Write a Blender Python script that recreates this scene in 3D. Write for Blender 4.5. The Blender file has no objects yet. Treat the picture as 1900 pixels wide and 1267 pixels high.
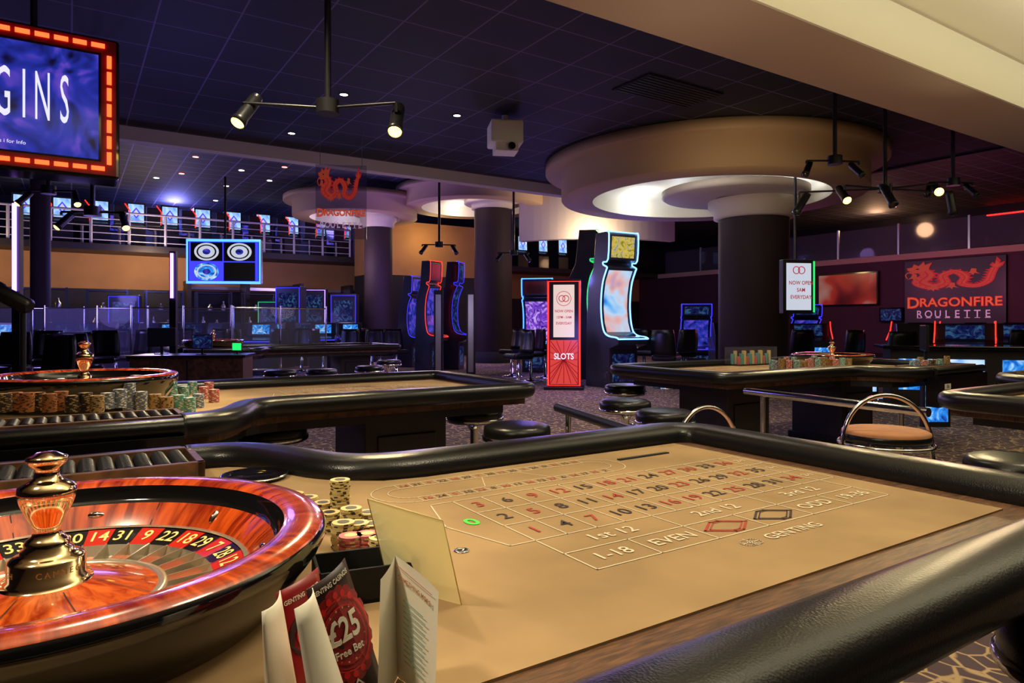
import bpy, math, random
from mathutils import Vector, Matrix
random.seed(7)
C=bpy.context; D=bpy.data; COL=C.scene.collection
PI=math.pi
TH=math.radians(33); CU,SU=math.cos(TH),math.sin(TH)
CAMH=1.2
def W(p,q,z=0.0): return Vector((p*CU-q*SU, p*SU+q*CU, z))
def bear(col,dist,z=0.0): return Vector(((col-950)/1260*dist, dist, z))
def el(row,dist): return CAMH+(600-row)/1260*dist
def ontab(col,row,z=0.762):
    Y=1260*(CAMH-z)/(row-600); return Vector(((col-950)/1260*Y,Y,z))
def R(x=0,y=0,z=0): return Matrix.Rotation(z,4,'Z')@Matrix.Rotation(y,4,'Y')@Matrix.Rotation(x,4,'X')
def T(x,y=None,z=None):
    return Matrix.Translation(x if y is None else (x,y,z))
UP=R(x=PI/2)
def srgb(r,g,b):
    f=lambda c:(c/255/12.92) if c/255<=.04045 else ((c/255+.055)/1.055)**2.4
    return (f(r),f(g),f(b),1)
# ---------------- materials
def mat(name,col,rough=.5,metal=0,emit=None,es=0,coat=0,spec=None,trans=0,alpha=1,noise=None):
    m=D.materials.new(name); m.use_nodes=True; n=m.node_tree.nodes; l=m.node_tree.links
    b=n['Principled BSDF']; b.inputs['Base Color'].default_value=col
    b.inputs['Roughness'].default_value=rough; b.inputs['Metallic'].default_value=metal
    if emit: b.inputs['Emission Color'].default_value=emit; b.inputs['Emission Strength'].default_value=es
    if coat: b.inputs['Coat Weight'].default_value=coat; b.inputs['Coat Roughness'].default_value=.06
    if spec is not None: b.inputs['Specular IOR Level'].default_value=spec
    if trans: b.inputs['Transmission Weight'].default_value=trans
    if alpha<1: b.inputs['Alpha'].default_value=alpha
    if noise:
        sc,amt=noise[0],noise[1]
        tc=n.new('ShaderNodeTexCoord'); nz=n.new('ShaderNodeTexNoise'); nz.inputs['Scale'].default_value=sc; nz.inputs['Detail'].default_value=6
        mp=n.new('ShaderNodeMapping'); mp.inputs['Scale'].default_value=noise[2] if len(noise)>2 else (1,1,1)
        cr=n.new('ShaderNodeValToRGB'); c=col
        cr.color_ramp.elements[0].position=.3; cr.color_ramp.elements[1].position=.7
        cr.color_ramp.elements[0].color=(c[0]*(1-amt),c[1]*(1-amt),c[2]*(1-amt),1)
        cr.color_ramp.elements[1].color=(min(1,c[0]*(1+amt)),min(1,c[1]*(1+amt)),min(1,c[2]*(1+amt)),1)
        l.new(tc.outputs['Object'],mp.inputs[0]); l.new(mp.outputs[0],nz.inputs[0]); l.new(nz.outputs[0],cr.inputs[0]); l.new(cr.outputs[0],b.inputs['Base Color'])
    return m
def emi(name,col,s): return mat(name,(col[0]*.3,col[1]*.3,col[2]*.3,1),.4,emit=col,es=s)
def leather(name):
    m=mat(name,(.007,.007,.008,1),.29,spec=.4); n=m.node_tree.nodes; l=m.node_tree.links
    v=n.new('ShaderNodeTexVoronoi'); v.inputs['Scale'].default_value=260; tc=n.new('ShaderNodeTexCoord')
    bp=n.new('ShaderNodeBump'); bp.inputs['Strength'].default_value=.16; bp.inputs['Distance'].default_value=.002
    l.new(tc.outputs['Object'],v.inputs[0]); l.new(v.outputs[0],bp.inputs['Height']); l.new(bp.outputs[0],n['Principled BSDF'].inputs['Normal']); return m
def grid_mat(name,base,line,size,lw,rough=.7,estr=0):
    m=D.materials.new(name); m.use_nodes=True; n=m.node_tree.nodes; l=m.node_tree.links; b=n['Principled BSDF']; b.inputs['Roughness'].default_value=rough
    tc=n.new('ShaderNodeTexCoord'); sp=n.new('ShaderNodeSeparateXYZ'); l.new(tc.outputs['Object'],sp.inputs[0])
    outs=[]
    for i in (0,1):
        a=n.new('ShaderNodeMath'); a.operation='ADD'; a.inputs[1].default_value=100*size; l.new(sp.outputs[i],a.inputs[0])
        a2=n.new('ShaderNodeMath'); a2.operation='MODULO'; a2.inputs[1].default_value=size; l.new(a.outputs[0],a2.inputs[0])
        a3=n.new('ShaderNodeMath'); a3.operation='LESS_THAN'; a3.inputs[1].default_value=lw; l.new(a2.outputs[0],a3.inputs[0]); outs.append(a3)
    mx=n.new('ShaderNodeMath'); mx.operation='MAXIMUM'; l.new(outs[0].outputs[0],mx.inputs[0]); l.new(outs[1].outputs[0],mx.inputs[1])
    nz=n.new('ShaderNodeTexNoise'); nz.inputs['Scale'].default_value=.9; nz.inputs['Detail'].default_value=3; l.new(tc.outputs['Object'],nz.inputs[0])
    cr=n.new('ShaderNodeValToRGB'); cr.color_ramp.elements[0].color=tuple(x*.6 for x in base[:3])+(1,); cr.color_ramp.elements[1].color=tuple(x*1.4 for x in base[:3])+(1,); l.new(nz.outputs[0],cr.inputs[0])
    mc=n.new('ShaderNodeMix'); mc.data_type='RGBA'; l.new(mx.outputs[0],mc.inputs[0]); l.new(cr.outputs[0],mc.inputs[6]); mc.inputs[7].default_value=line
    l.new(mc.outputs[2],b.inputs['Base Color']); return m
def carpet_mat():
    m=D.materials.new('carpet'); m.use_nodes=True; n=m.node_tree.nodes; l=m.node_tree.links; b=n['Principled BSDF']; b.inputs['Roughness'].default_value=.95
    tc=n.new('ShaderNodeTexCoord'); nz=n.new('ShaderNodeTexNoise'); nz.inputs['Scale'].default_value=3
    ad=n.new('ShaderNodeMix'); ad.data_type='VECTOR'; ad.inputs[0].default_value=.12
    l.new(tc.outputs['Object'],nz.inputs[0]); l.new(tc.outputs['Object'],ad.inputs[4]); l.new(nz.outputs[1],ad.inputs[5])
    v=n.new('ShaderNodeTexVoronoi'); v.feature='DISTANCE_TO_EDGE'; v.inputs['Scale'].default_value=12; l.new(ad.outputs[1],v.inputs[0])
    cr=n.new('ShaderNodeValToRGB'); e=cr.color_ramp.elements; e[0].position=.03; e[0].color=srgb(196,166,126); e[1].position=.08; e[1].color=srgb(92,74,80)
    l.new(v.outputs[0],cr.inputs[0]); l.new(cr.outputs[0],b.inputs['Base Color']); return m
def wood_mat(name,c1,c2,scale,stretch,rough,coat,dist=3,polar=False):
    m=D.materials.new(name); m.use_nodes=True; n=m.node_tree.nodes; l=m.node_tree.links; b=n['Principled BSDF']; b.inputs['Roughness'].default_value=rough
    b.inputs['Coat Weight'].default_value=coat; b.inputs['Coat Roughness'].default_value=.04
    tc=n.new('ShaderNodeTexCoord'); mp=n.new('ShaderNodeMapping'); mp.inputs['Scale'].default_value=stretch
    nz=n.new('ShaderNodeTexNoise'); nz.inputs['Scale'].default_value=scale; nz.inputs['Detail'].default_value=7; nz.inputs['Distortion'].default_value=dist
    cr=n.new('ShaderNodeValToRGB'); cr.color_ramp.elements[0].position=.35; cr.color_ramp.elements[1].position=.68
    cr.color_ramp.elements[0].color=c1; cr.color_ramp.elements[1].color=c2
    src=tc.outputs['Object']
    if polar:
        sp=n.new('ShaderNodeSeparateXYZ'); l.new(src,sp.inputs[0])
        at=n.new('ShaderNodeMath'); at.operation='ARCTAN2'; l.new(sp.outputs[1],at.inputs[0]); l.new(sp.outputs[0],at.inputs[1])
        ln=n.new('ShaderNodeVectorMath'); ln.operation='LENGTH'; l.new(src,ln.inputs[0])
        cb=n.new('ShaderNodeCombineXYZ'); l.new(at.outputs[0],cb.inputs[0]); l.new(ln.outputs['Value'],cb.inputs[1]); src=cb.outputs[0]
    l.new(src,mp.inputs[0]); l.new(mp.outputs[0],nz.inputs[0]); l.new(nz.outputs[0],cr.inputs[0]); l.new(cr.outputs[0],b.inputs['Base Color']); return m
def screen_mat(name,cols,scale,s,dist=2):
    m=D.materials.new(name); m.use_nodes=True; n=m.node_tree.nodes; l=m.node_tree.links; b=n['Principled BSDF']
    b.inputs['Base Color'].default_value=(.01,.01,.01,1); b.inputs['Roughness'].default_value=.15
    tc=n.new('ShaderNodeTexCoord'); nz=n.new('ShaderNodeTexNoise'); nz.inputs['Scale'].default_value=scale; nz.inputs['Distortion'].default_value=dist; nz.inputs['Detail'].default_value=2
    cr=n.new('ShaderNodeValToRGB'); e=cr.color_ramp.elements
    while len(e)<len(cols): e.new(.5)
    for i,c in enumerate(cols): e[i].position=.3+.4*i/(len(cols)-1); e[i].color=c
    l.new(tc.outputs['Object'],nz.inputs[0]); l.new(nz.outputs[0],cr.inputs[0]); l.new(cr.outputs[0],b.inputs['Emission Color']); b.inputs['Emission Strength'].default_value=s; return m
M={}
M['black']=mat('black_plastic',(.012,.012,.014,1),.35)
M['gloss']=mat('black_gloss',(.006,.006,.007,1),.08,coat=.6)
M['matte']=mat('black_matte',(.010,.010,.012,1),.8)
M['cab']=mat('cabinet_charcoal',(.028,.027,.034,1),.3,coat=.3,noise=(4,.2))
M['darkglass']=mat('dark_reflective_wall',(.012,.010,.014,1),.12,coat=.5,noise=(.7,.4))
M['dark']=mat('dark_panel',srgb(38,32,34),.5,noise=(3,.2))
M['gun']=mat('gunmetal',(.07,.07,.085,1),.35,.7)
M['leather']=leather('black_leather')
M['chrome']=mat('chrome',(.75,.74,.72,1),.12,1)
M['steel']=mat('steel',(.5,.5,.52,1),.3,1)
M['silver']=mat('satin_silver',srgb(215,202,178),.25,.75)
M['rail']=mat('painted_rail',srgb(200,195,215),.4)
M['brass']=mat('polished_brass',srgb(246,220,176),.1,1)
M['felt']=mat('felt',srgb(164,136,100),.92,spec=.1,noise=(3.2,.2))
M['seat_tan']=mat('tan_seat_fabric',srgb(180,122,84),.8,noise=(9,.15))
M['white']=mat('layout_white',srgb(222,208,178),.8)
M['redp']=mat('layout_red',srgb(172,60,46),.8)
M['blackp']=mat('layout_black',srgb(56,44,46),.8)
M['greenp']=mat('layout_green',srgb(70,235,70),.8,emit=srgb(70,225,70),es=.25)
M['tablewood']=wood_mat('walnut_wood',srgb(66,42,27),srgb(116,78,50),14,(1,9,1),.5,0,1)
M['wheelwood']=wood_mat('mahogany_burl',srgb(124,28,6),srgb(216,88,28),1.0,(16,7,1),.2,.9,.7,True)
M['conewood']=wood_mat('rotor_wood',srgb(154,46,12),srgb(226,108,40),1.0,(6,34,1),.2,.9,.8,True)
M['wred']=mat('wheel_red',srgb(196,40,24),.25,coat=.5)
M['wblk']=mat('wheel_black',srgb(18,15,14),.25,coat=.5)
M['wgrn']=mat('wheel_green',srgb(15,120,40),.25,coat=.5)
M['pred']=mat('pocket_red',srgb(206,84,60),.3,.2,coat=.4)
M['pblk']=mat('pocket_black',srgb(52,46,42),.3,.2,coat=.4)
M['gold']=mat('gold_digits',srgb(250,215,130),.4)
M['engrave']=mat('engraved_letter',srgb(150,112,66),.4,.5)
M['beige']=mat('soffit_beige',srgb(190,165,140),.8,noise=(1,.03))
M['cream']=mat('cove_cream',srgb(240,232,205),.8)
M['cap']=mat('canopy_plaster',srgb(200,186,162),.7)
M['drum']=mat('canopy_tan_paint',srgb(168,138,102),.7)
M['tan']=mat('tan_wall',srgb(176,128,76),.7,noise=(1.2,.12))
M['wallp']=mat('plum_wall',srgb(70,38,52),.7,noise=(.8,.12))
M['walld']=mat('dark_wall',srgb(28,25,31),.6,noise=(.8,.2))
M['colm']=mat('column_brown',srgb(50,36,36),.7,spec=.25,noise=(2,.1))
M['ceil']=grid_mat('ceiling_tiles',srgb(13,12,13),srgb(98,88,120),.6,.014)
M['ceil2']=grid_mat('upper_ceiling_tiles',srgb(20,18,23),srgb(96,86,122),.6,.028)
M['carpet']=carpet_mat()
M['paper']=mat('paper_white',srgb(236,230,212),.7)
M['cardblk']=mat('card_dark',srgb(44,22,26),.4)
M['cardred']=mat('card_red',srgb(212,30,32),.35)
M['cardmar']=mat('card_maroon',srgb(140,18,28),.35)
M['acryl_glow']=mat('acrylic',srgb(250,236,180),.06,alpha=.78,emit=srgb(245,222,140),es=.2)  # faint emission stands in for lamp light caught by the sheets
M['glass']=mat('smoked_glass',(.25,.25,.32,1),.03,alpha=.14)
M['smoke']=mat('sign_glass',(.12,.09,.2,1),.05,alpha=.3)
M['warm']=emi('warm_bulb',srgb(255,205,84),9)
M['down']=emi('downlight',srgb(255,240,210),10)
M['downr']=emi('downlight_red',srgb(255,110,90),8)
M['blue']=emi('neon_blue',srgb(60,120,255),4)
M['blue2']=emi('neon_deepblue',srgb(50,50,255),2.0)
M['ice']=emi('neon_ice',srgb(110,175,255),3.5)
M['purple']=emi('neon_purple',srgb(170,120,255),5)
M['redn']=emi('neon_red',srgb(255,40,30),3)
M['orange']=emi('marquee_orange',srgb(255,80,36),3.5)
M['green']=emi('neon_green',srgb(40,255,120),1.0)
M['led']=emi('cove_led',srgb(255,225,170),4)
M['ledb']=emi('cove_led_cool',srgb(190,205,255),6)
M['sblue']=screen_mat('screen_blue',[srgb(10,10,50),srgb(36,50,170),srgb(120,80,210)],3,.9)
M['sdim']=screen_mat('screen_dim',[srgb(6,6,26),srgb(24,30,90),srgb(60,110,150)],6,.6)
M['sgame']=screen_mat('screen_game',[srgb(40,110,225),srgb(90,180,250),srgb(190,220,250),srgb(235,170,160),srgb(70,150,235)],1.8,.95,.4)
M['syell']=screen_mat('screen_yellow',[srgb(120,130,40),srgb(240,205,80),srgb(90,150,190)],7,.8)
M['scyan']=screen_mat('screen_cyan',[srgb(10,60,170),srgb(50,150,245),srgb(200,235,255)],6,1.0)
M['spale']=screen_mat('screen_pale',[srgb(70,120,230),srgb(160,205,250),srgb(230,240,255)],3,1.1,.5)
M['sorange']=screen_mat('screen_red',[srgb(46,8,14),srgb(120,20,26),srgb(180,50,40),srgb(190,160,150)],.7,.5,.2)
M['spurp']=screen_mat('screen_purple',[srgb(40,20,90),srgb(130,70,220),srgb(220,190,255)],6,.9)
M['swhite']=emi('screen_white',srgb(205,212,228),.9)
M['spanelw']=emi('poster_white',srgb(240,215,200),.85)
M['spanelr']=emi('poster_red',srgb(225,70,60),.8)
M['inkd']=mat('ink_dark',srgb(60,30,40),.7)
M['inkr']=mat('ink_red',srgb(200,30,50),.7,emit=srgb(200,30,50),es=.4)
M['wtxt']=emi('text_white',srgb(225,225,245),1.1)
M['drag1']=mat('sign_orange',srgb(240,120,60),.5,emit=srgb(240,110,55),es=.4)
M['drag2']=mat('sign_red',srgb(190,32,34),.5,emit=srgb(190,32,34),es=.35)
M['drag3']=mat('sign_deep_orange',srgb(206,90,50),.5,emit=srgb(200,80,44),es=.25)
M['signtx']=mat('sign_lilac',srgb(225,180,215),.5,emit=srgb(215,170,210),es=.4)
M['chipg']=mat('chip_cream',srgb(212,190,126),.5); M['chipd']=mat('chip_dark',srgb(60,50,48),.5)
M['chipb']=mat('chip_blue',srgb(110,125,150),.5); M['chipt']=mat('chip_teal',srgb(95,165,160),.5)
M['chipo']=mat('chip_orange',srgb(176,110,60),.5); M['chipp']=mat('chip_pink',srgb(205,105,105),.5); M['chipn']=mat('chip_tan',srgb(185,150,95),.5)
# ---------------- mesh builder
class MB:
    def __init__(s): s.v=[];s.f=[];s.mi=[];s.sm=[];s.mats=[]
    def idx(s,m):
        m=M[m] if isinstance(m,str) else m
        if m not in s.mats: s.mats.append(m)
        return s.mats.index(m)
    def add(s,vs,fs,m,smooth=False,X=None):
        o=len(s.v); k=s.idx(m)
        for v in vs:
            v=Vector(v); s.v.append(X@v if X is not None else v)
        for f in fs: s.f.append([i+o for i in f]); s.mi.append(k); s.sm.append(smooth)
        return s
    def box(s,c,d,m,X=None):
        x,y,z=d[0]/2,d[1]/2,d[2]/2
        vs=[(c[0]+a*x,c[1]+b*y,c[2]+e*z) for a in(-1,1) for b in(-1,1) for e in(-1,1)]
        return s.add(vs,[(0,1,3,2),(4,6,7,5),(0,4,5,1),(2,3,7,6),(0,2,6,4),(1,5,7,3)],m,False,X)
    def bx(s,x0,x1,y0,y1,z0,z1,m,X=None): return s.box(((x0+x1)/2,(y0+y1)/2,(z0+z1)/2),(x1-x0,y1-y0,z1-z0),m,X)
    def lathe(s,prof,m,seg=32,c=(0,0,0),X=None,smooth=True,cap=True):
        n=len(prof); vs=[]; fs=[]
        for i in range(seg):
            a=2*PI*i/seg
            for r,z in prof: vs.append((c[0]+r*math.cos(a),c[1]+r*math.sin(a),c[2]+z))
        for i in range(seg):
            j=(i+1)%seg
            for k in range(n-1): fs.append((i*n+k,j*n+k,j*n+k+1,i*n+k+1))
        s.add(vs,fs,m,smooth,X)
        if cap:
            for k,rev in((0,True),(n-1,False)):
                if prof[k][0]>1e-4:
                    r,z=prof[k]; ring=[(c[0]+r*math.cos(2*PI*i/seg),c[1]+r*math.sin(2*PI*i/seg),c[2]+z) for i in range(seg)]
                    f=list(range(seg)); 
                    if rev: f=f[::-1]
                    s.add(ring,[f],m,False,X)
        return s
    def cyl(s,r,z0,z1,m,seg=24,c=(0,0,0),X=None): return s.lathe([(r,z0),(r,z1)],m,seg,c,X,True,True)
    def rod(s,a,b,r,m,seg=10):
        a=Vector(a);b=Vector(b);d=b-a; X=T(a)@d.to_track_quat('Z','Y').to_matrix().to_4x4()
        return s.cyl(r,0,d.length,m,seg,X=X)
    def tube(s,path,r,m,seg=8,closed=False,X=None):
        path=[Vector(p) for p in path]; n=len(path); vs=[]; fs=[]; up=Vector((0,0,1)); prev=None
        for i,p in enumerate(path):
            a=path[i-1] if (i>0 or closed) else p; b=path[(i+1)%n] if (i<n-1 or closed) else p
            d=(b-a).normalized()
            if prev is None:
                ref=up if abs(d.z)<.9 else Vector((1,0,0)); nx=d.cross(ref).normalized()
            else: nx=(prev-d*prev.dot(d)).normalized()
            prev=nx; ny=d.cross(nx)
            for k in range(seg):
                t=2*PI*k/seg; vs.append(p+nx*r*math.cos(t)+ny*r*math.sin(t))
        for i in range(n if closed else n-1):
            j=(i+1)%n
            for k in range(seg): k2=(k+1)%seg; fs.append((i*seg+k,i*seg+k2,j*seg+k2,j*seg+k))
        if not closed: fs.append(tuple(range(seg))[::-1]); fs.append(tuple((n-1)*seg+k for k in range(seg)))
        return s.add(vs,fs,m,True,X)
    def prism(s,poly,z0,z1,m,X=None):
        n=len(poly); a=sum(poly[i][0]*poly[(i+1)%n][1]-poly[(i+1)%n][0]*poly[i][1] for i in range(n))
        if a<0: poly=poly[::-1]
        vs=[(x,y,z0) for x,y in poly]+[(x,y,z1) for x,y in poly]
        fs=[tuple(range(n))[::-1],tuple(range(n,2*n))]+[(i,(i+1)%n,n+(i+1)%n,n+i) for i in range(n)]
        return s.add(vs,fs,m,False,X)
    def sideext(s,poly,x0,x1,m,X=None):
        n=len(poly); vs=[(x0,y,z) for y,z in poly]+[(x1,y,z) for y,z in poly]
        fs=[tuple(range(n)),tuple(range(n,2*n))[::-1]]+[(i,n+i,n+(i+1)%n,(i+1)%n) for i in range(n)]
        return s.add(vs,fs,m,False,X)
    def sweep(s,prof,path,m,zbase):
        n=len(path);k=len(prof);vs=[];fs=[]
        for i in range(n):
            a=Vector(path[max(0,i-1)]);b=Vector(path[min(n-1,i+1)]);d=(b-a).normalized();nn=Vector((-d.y,d.x))
            for o,z in prof: vs.append((path[i][0]+nn.x*o,path[i][1]+nn.y*o,zbase+z))
        for i in range(n-1):
            for j in range(k): j2=(j+1)%k; fs.append((i*k+j,i*k+j2,(i+1)*k+j2,(i+1)*k+j))
        fs.append(tuple(range(k))); fs.append(tuple((n-1)*k+j for j in range(k))[::-1])
        return s.add(vs,fs,m,True)
    def line(s,a,b,w,z,m,X=None):
        a=Vector(a);b=Vector(b);d=(b-a).normalized();nn=Vector((-d.y,d.x))*w/2;e=d*w/2
        return s.add([(*(a-e-nn),z),(*(b+e-nn),z),(*(b+e+nn),z),(*(a-e+nn),z)],[(0,1,2,3)],m,False,X)
    def poly(s,pts,z,m,X=None):
        n=len(pts); a=sum(pts[i][0]*pts[(i+1)%n][1]-pts[(i+1)%n][0]*pts[i][1] for i in range(n))
        if a<0: pts=pts[::-1]
        return s.add([(x,y,z) for x,y in pts],[tuple(range(n))],m,False,X)
    def text(s,t,size,m,X,xs=1,bold=0):
        vs,fs=glyph(t,bold); return s.add([(v[0]*size*xs,v[1]*size,0) for v in vs],fs,m,False,X)
    def done(s,name,parent=None,loc=None,rz=0,label=None,cat=None,group=None,kind=None,bevel=0,sub=0,recalc=False):
        me=D.meshes.new(name); me.from_pydata([tuple(v) for v in s.v],[],s.f)
        for m in s.mats: me.materials.append(m)
        for p,k,sm in zip(me.polygons,s.mi,s.sm): p.material_index=k; p.use_smooth=sm
        me.update(); o=D.objects.new(name,me); COL.objects.link(o)
        if parent: o.parent=parent
        if loc is not None: o.location=loc
        o.rotation_euler[2]=rz
        tag(o,label,cat,group,kind)
        if bevel:
            b=o.modifiers.new('b','BEVEL'); b.width=bevel; b.segments=2; b.limit_method='ANGLE'; b.angle_limit=.8
        return o
def tag(o,label=None,cat=None,group=None,kind=None):
    if label: o['label']=label
    if cat: o['category']=cat
    if group: o['group']=group
    if kind: o['kind']=kind
    return o
_g={}
def glyph(t,bold=0):
    k=(t,bold)
    if k in _g: return _g[k]
    cu=D.curves.new('t','FONT'); cu.body=t; cu.align_x='CENTER'; cu.align_y='CENTER'; cu.resolution_u=3; cu.offset=bold
    o=D.objects.new('t',cu); COL.objects.link(o); C.view_layer.update()
    me=D.meshes.new_from_object(o.evaluated_get(C.evaluated_depsgraph_get()))
    vs=[tuple(v.co) for v in me.vertices]; out=[]
    for p in me.polygons: out.append(tuple(p.vertices) if p.normal.z>=0 else tuple(p.vertices)[::-1])
    COL.objects.unlink(o); D.objects.remove(o); D.meshes.remove(me); D.curves.remove(cu)
    _g[k]=(vs,out); return _g[k]
for i in range(37): glyph(str(i),.01)
def root(name,loc,rz=0,label=None,cat=None,group=None):
    e=D.objects.new(name,None); e.empty_display_size=.1; COL.objects.link(e); e.location=loc; e.rotation_euler[2]=rz
    return tag(e,label,cat,group)
def kids(o): return [c for c in D.objects if c.parent==o]
def dup(o,loc,rz=None,label=None,parent=None,_ch=None):
    n=o.copy(); COL.objects.link(n)
    if parent: n.parent=parent
    if loc is not None: n.location=loc
    if rz is not None: n.rotation_euler[2]=rz
    if label: n['label']=label
    for c in kids(o):
        dup(c,None,None,None,n)
    return n
def smooth(pts,n=6):
    out=[]; P=[Vector(p) for p in pts]
    for i in range(len(P)-1):
        p0=P[max(0,i-1)];p1=P[i];p2=P[i+1];p3=P[min(len(P)-1,i+2)]
        for k in range(n):
            t=k/n; out.append(.5*((2*p1)+(p2-p0)*t+(2*p0-5*p1+4*p2-p3)*t*t+(3*p1-p0-3*p2+p3)*t**3))
    out.append(P[-1]); return out
def light(name,typ,loc,energy,col,size=.1,target=None,spot=None,blend=.6,parent=None,shape=None,sy=None):
    l=D.lights.new(name,typ); l.energy=energy; l.color=col[:3]
    if typ=='AREA':
        l.size=size
        if sy: l.shape='RECTANGLE'; l.size_y=sy
    else: l.shadow_soft_size=size
    if typ=='SPOT': l.spot_size=spot or 1.2; l.spot_blend=blend
    o=D.objects.new(name,l); COL.objects.link(o); o.location=loc
    if target is not None: o.rotation_euler=(Vector(target)-Vector(loc)).to_track_quat('-Z','Y').to_euler()
    return o
# ---------------- structure (pq frame)
def stru(name,boxes,bevel=0):
    mb=MB()
    for b in boxes: mb.bx(*b)
    return mb.done(name,rz=TH,kind='structure',bevel=bevel)
stru('floor',[(-6.3,27.6,-4.3,27.6,-.1,0,'carpet')])
stru('wall_back',[(-6.3,27.6,27.3,27.6,0,5.35,'walld')])
stru('wall_under_balcony',[(-6,24,25.2,25.4,2.3,3.4,'tan'),(-6,24,25.2,25.4,0,2.3,'walld')])
stru('wall_right',[(24,24.2,-4,25.2,0,3.4,'wallp')])
stru('wall_right_upper',[(27.3,27.6,-4,27.3,0,5.35,'darkglass')])
stru('wall_left',[(-6.3,-6,-4,27.3,0,5.35,'walld')])
stru('wall_front',[(-6,27.3,-4.3,-4,0,5.35,'walld')])
stru('ceiling',[(-6.3,27.6,-4.3,27.6,5.35,5.45,'ceil2')])
stru('ceiling_low',[(-6,11.5,3.42,10.25,3.8,3.9,'ceil')])
stru('ceiling_cove',[(-6,14,-4,2.72,3.62,3.7,'cream')])
stru('trim_1',[(-6,11.5,10.25,10.45,3.62,3.92,'cap')])
stru('trim_2',[(-6,14,2.72,3.42,3.2,3.9,'beige')],.01)
stru('trim_3',[(-6,14,2.70,2.72,3.2,3.6,'cream')])
stru('trim_4',[(11.5,11.6,3.42,10.45,3.78,5.35,'walld')])
stru('trim_5',[(-6,24,23.8,27.3,3.4,3.6,'dark')])
stru('trim_6',[(23.9,27.3,-4,23.8,3.38,3.58,'beige')])
stru('wall_center',[(8.6,13.6,22.2,23.7,2.9,4.8,'tan'),(8.6,13.6,22.2,23.7,0,2.9,'walld')])  # lower part coloured dark to stand in for the darkness under the tan
stru('baseboard_right',[(23.9,24,-4,23.7,0,.15,'matte')])
# gently curved pale bulkhead section
arcp=[(4.6*math.sin(a),3.6-4.6*math.cos(a)) for a in[math.radians(-31+62*k/20) for k in range(21)]]
arci=[(x*.96,y+.25) for x,y in arcp][::-1]
MB().prism(arcp+arci,3.7,5.35,'cap').done('trim_8',loc=bear(1105,21),kind='structure')
# ---------------- columns and canopies
def column(loc,r,zt,zcap,label):
    o=root('column',loc,0,label,'column')
    MB().cyl(r,0,zt,'colm',48).done('shaft',o)
    MB().lathe([(r*1.12,0),(r*1.12,.3),(r*1.02,.34)],'matte',48).done('base',o)
    MB().lathe([(r*1.0,zt-.02),(r*1.14,zt),(r*1.14,zt+.12),(r*1.3,zt+.2),(r*1.3,zcap)],'cap',48).done('capital',o)
    return o
def canopy(loc,R_,zb,zt,d,rd,led,lcol,en,label):
    o=root('ceiling_canopy',loc,0,label,'ceiling canopy')
    MB().lathe([(R_-.5,zb),(R_,zb),(R_+.015,zb+.02),(R_+.015,zt-.15),(R_+.26,zt-.15),(R_+.28,zt-.13),(R_+.28,zt),(R_,zt)],'drum',72,cap=False).done('outer_band',o)
    MB().lathe([(R_-.5,zb),(R_-.5,zt-.25),(R_-.8,zt-.15),(0.01,zt-.15)],'cream',72,cap=False).done('recess',o)
    MB().lathe([(.3,zb+.10),(rd-.05,zb+.10),(rd,zb+.13),(rd,zb+.22),(.3,zb+.22)],'cap',56,c=(d[0],d[1],0),cap=False).done('inner_disc',o)
    pts=[(d[0]+(rd-.25)*math.cos(2*PI*i/48),d[1]+(rd-.25)*math.sin(2*PI*i/48),zb+.25) for i in range(48)]
    MB().tube(pts,.02,led,6,True).done('light_strip',o)
    for k in range(3):
        a=k*2.1; 
        light('cove_lamp','POINT',Vector(loc)+Vector(((R_-.85)*math.cos(a),(R_-.85)*math.sin(a),zb+.2)),en,lcol,.15)
    return o
c1=bear(1398,11.8); column(c1,.585,3.02,3.32,'dark brown round column with pale plaster capital beside roulette table')
cc=bear(1312,11.1); canopy(cc,2.36,3.22,3.79,(bear(1362,11.5)-cc),1.2,'ledb',(.8,.86,1),13,'large tan circular ceiling canopy around dark column')
c2=bear(915,21); column(c2,.585,4.72,5.1,'dark round column with violet-lit capital near slot machines')
cc2=bear(882,21); canopy(cc2,2.15,4.75,5.3,(c2-cc2),.9,'led',(1,.85,.7),12,'round pale canopy with warm cove around a column')
c3=bear(702,21.6); column(c3,.44,4.25,4.6,'dark round column in front of balcony railing')
cc3=bear(660,21.4); canopy(cc3,1.9,4.5,5.1,(c3-cc3),.8,'ledb',(.7,.6,1),7,'round pale canopy lit violet above the gaming floor')
column(bear(75,15.5),.2,4.6,5.34,'slim dark pillar near the balcony')
# ---------------- chips
def chips(loc,n,m1,m2,label,r=.0205,group='casino chips on roulette tables',h=.0034):
    mb=MB(); seg=16
    for i in range(n):
        dx,dy=random.uniform(-.0012,.0012),random.uniform(-.0012,.0012); z0=i*h; a0=random.random()*6
        ring=[(dx+r*math.cos(a0+2*PI*k/seg),dy+r*math.sin(a0+2*PI*k/seg)) for k in range(seg)]
        vs=[(x,y,z0+.0002) for x,y in ring]+[(x,y,z0+h-.0002) for x,y in ring]
        for k in range(seg):
            k2=(k+1)%seg; mb.add([vs[k],vs[k2],vs[seg+k2],vs[seg+k]],[(0,1,2,3)],m2 if k%4==0 else m1)
        mb.add(vs[seg:],[tuple(range(seg))],m1)
        if i==n-1:
            mb.add([(dx+r*.55*math.cos(2*PI*k/12),dy+r*.55*math.sin(2*PI*k/12),z0+h+.0003) for k in range(12)],[tuple(range(12))],m2)
    return mb.done('chip_stack',loc=loc,label=label,cat='casino chips',group=group)
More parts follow.
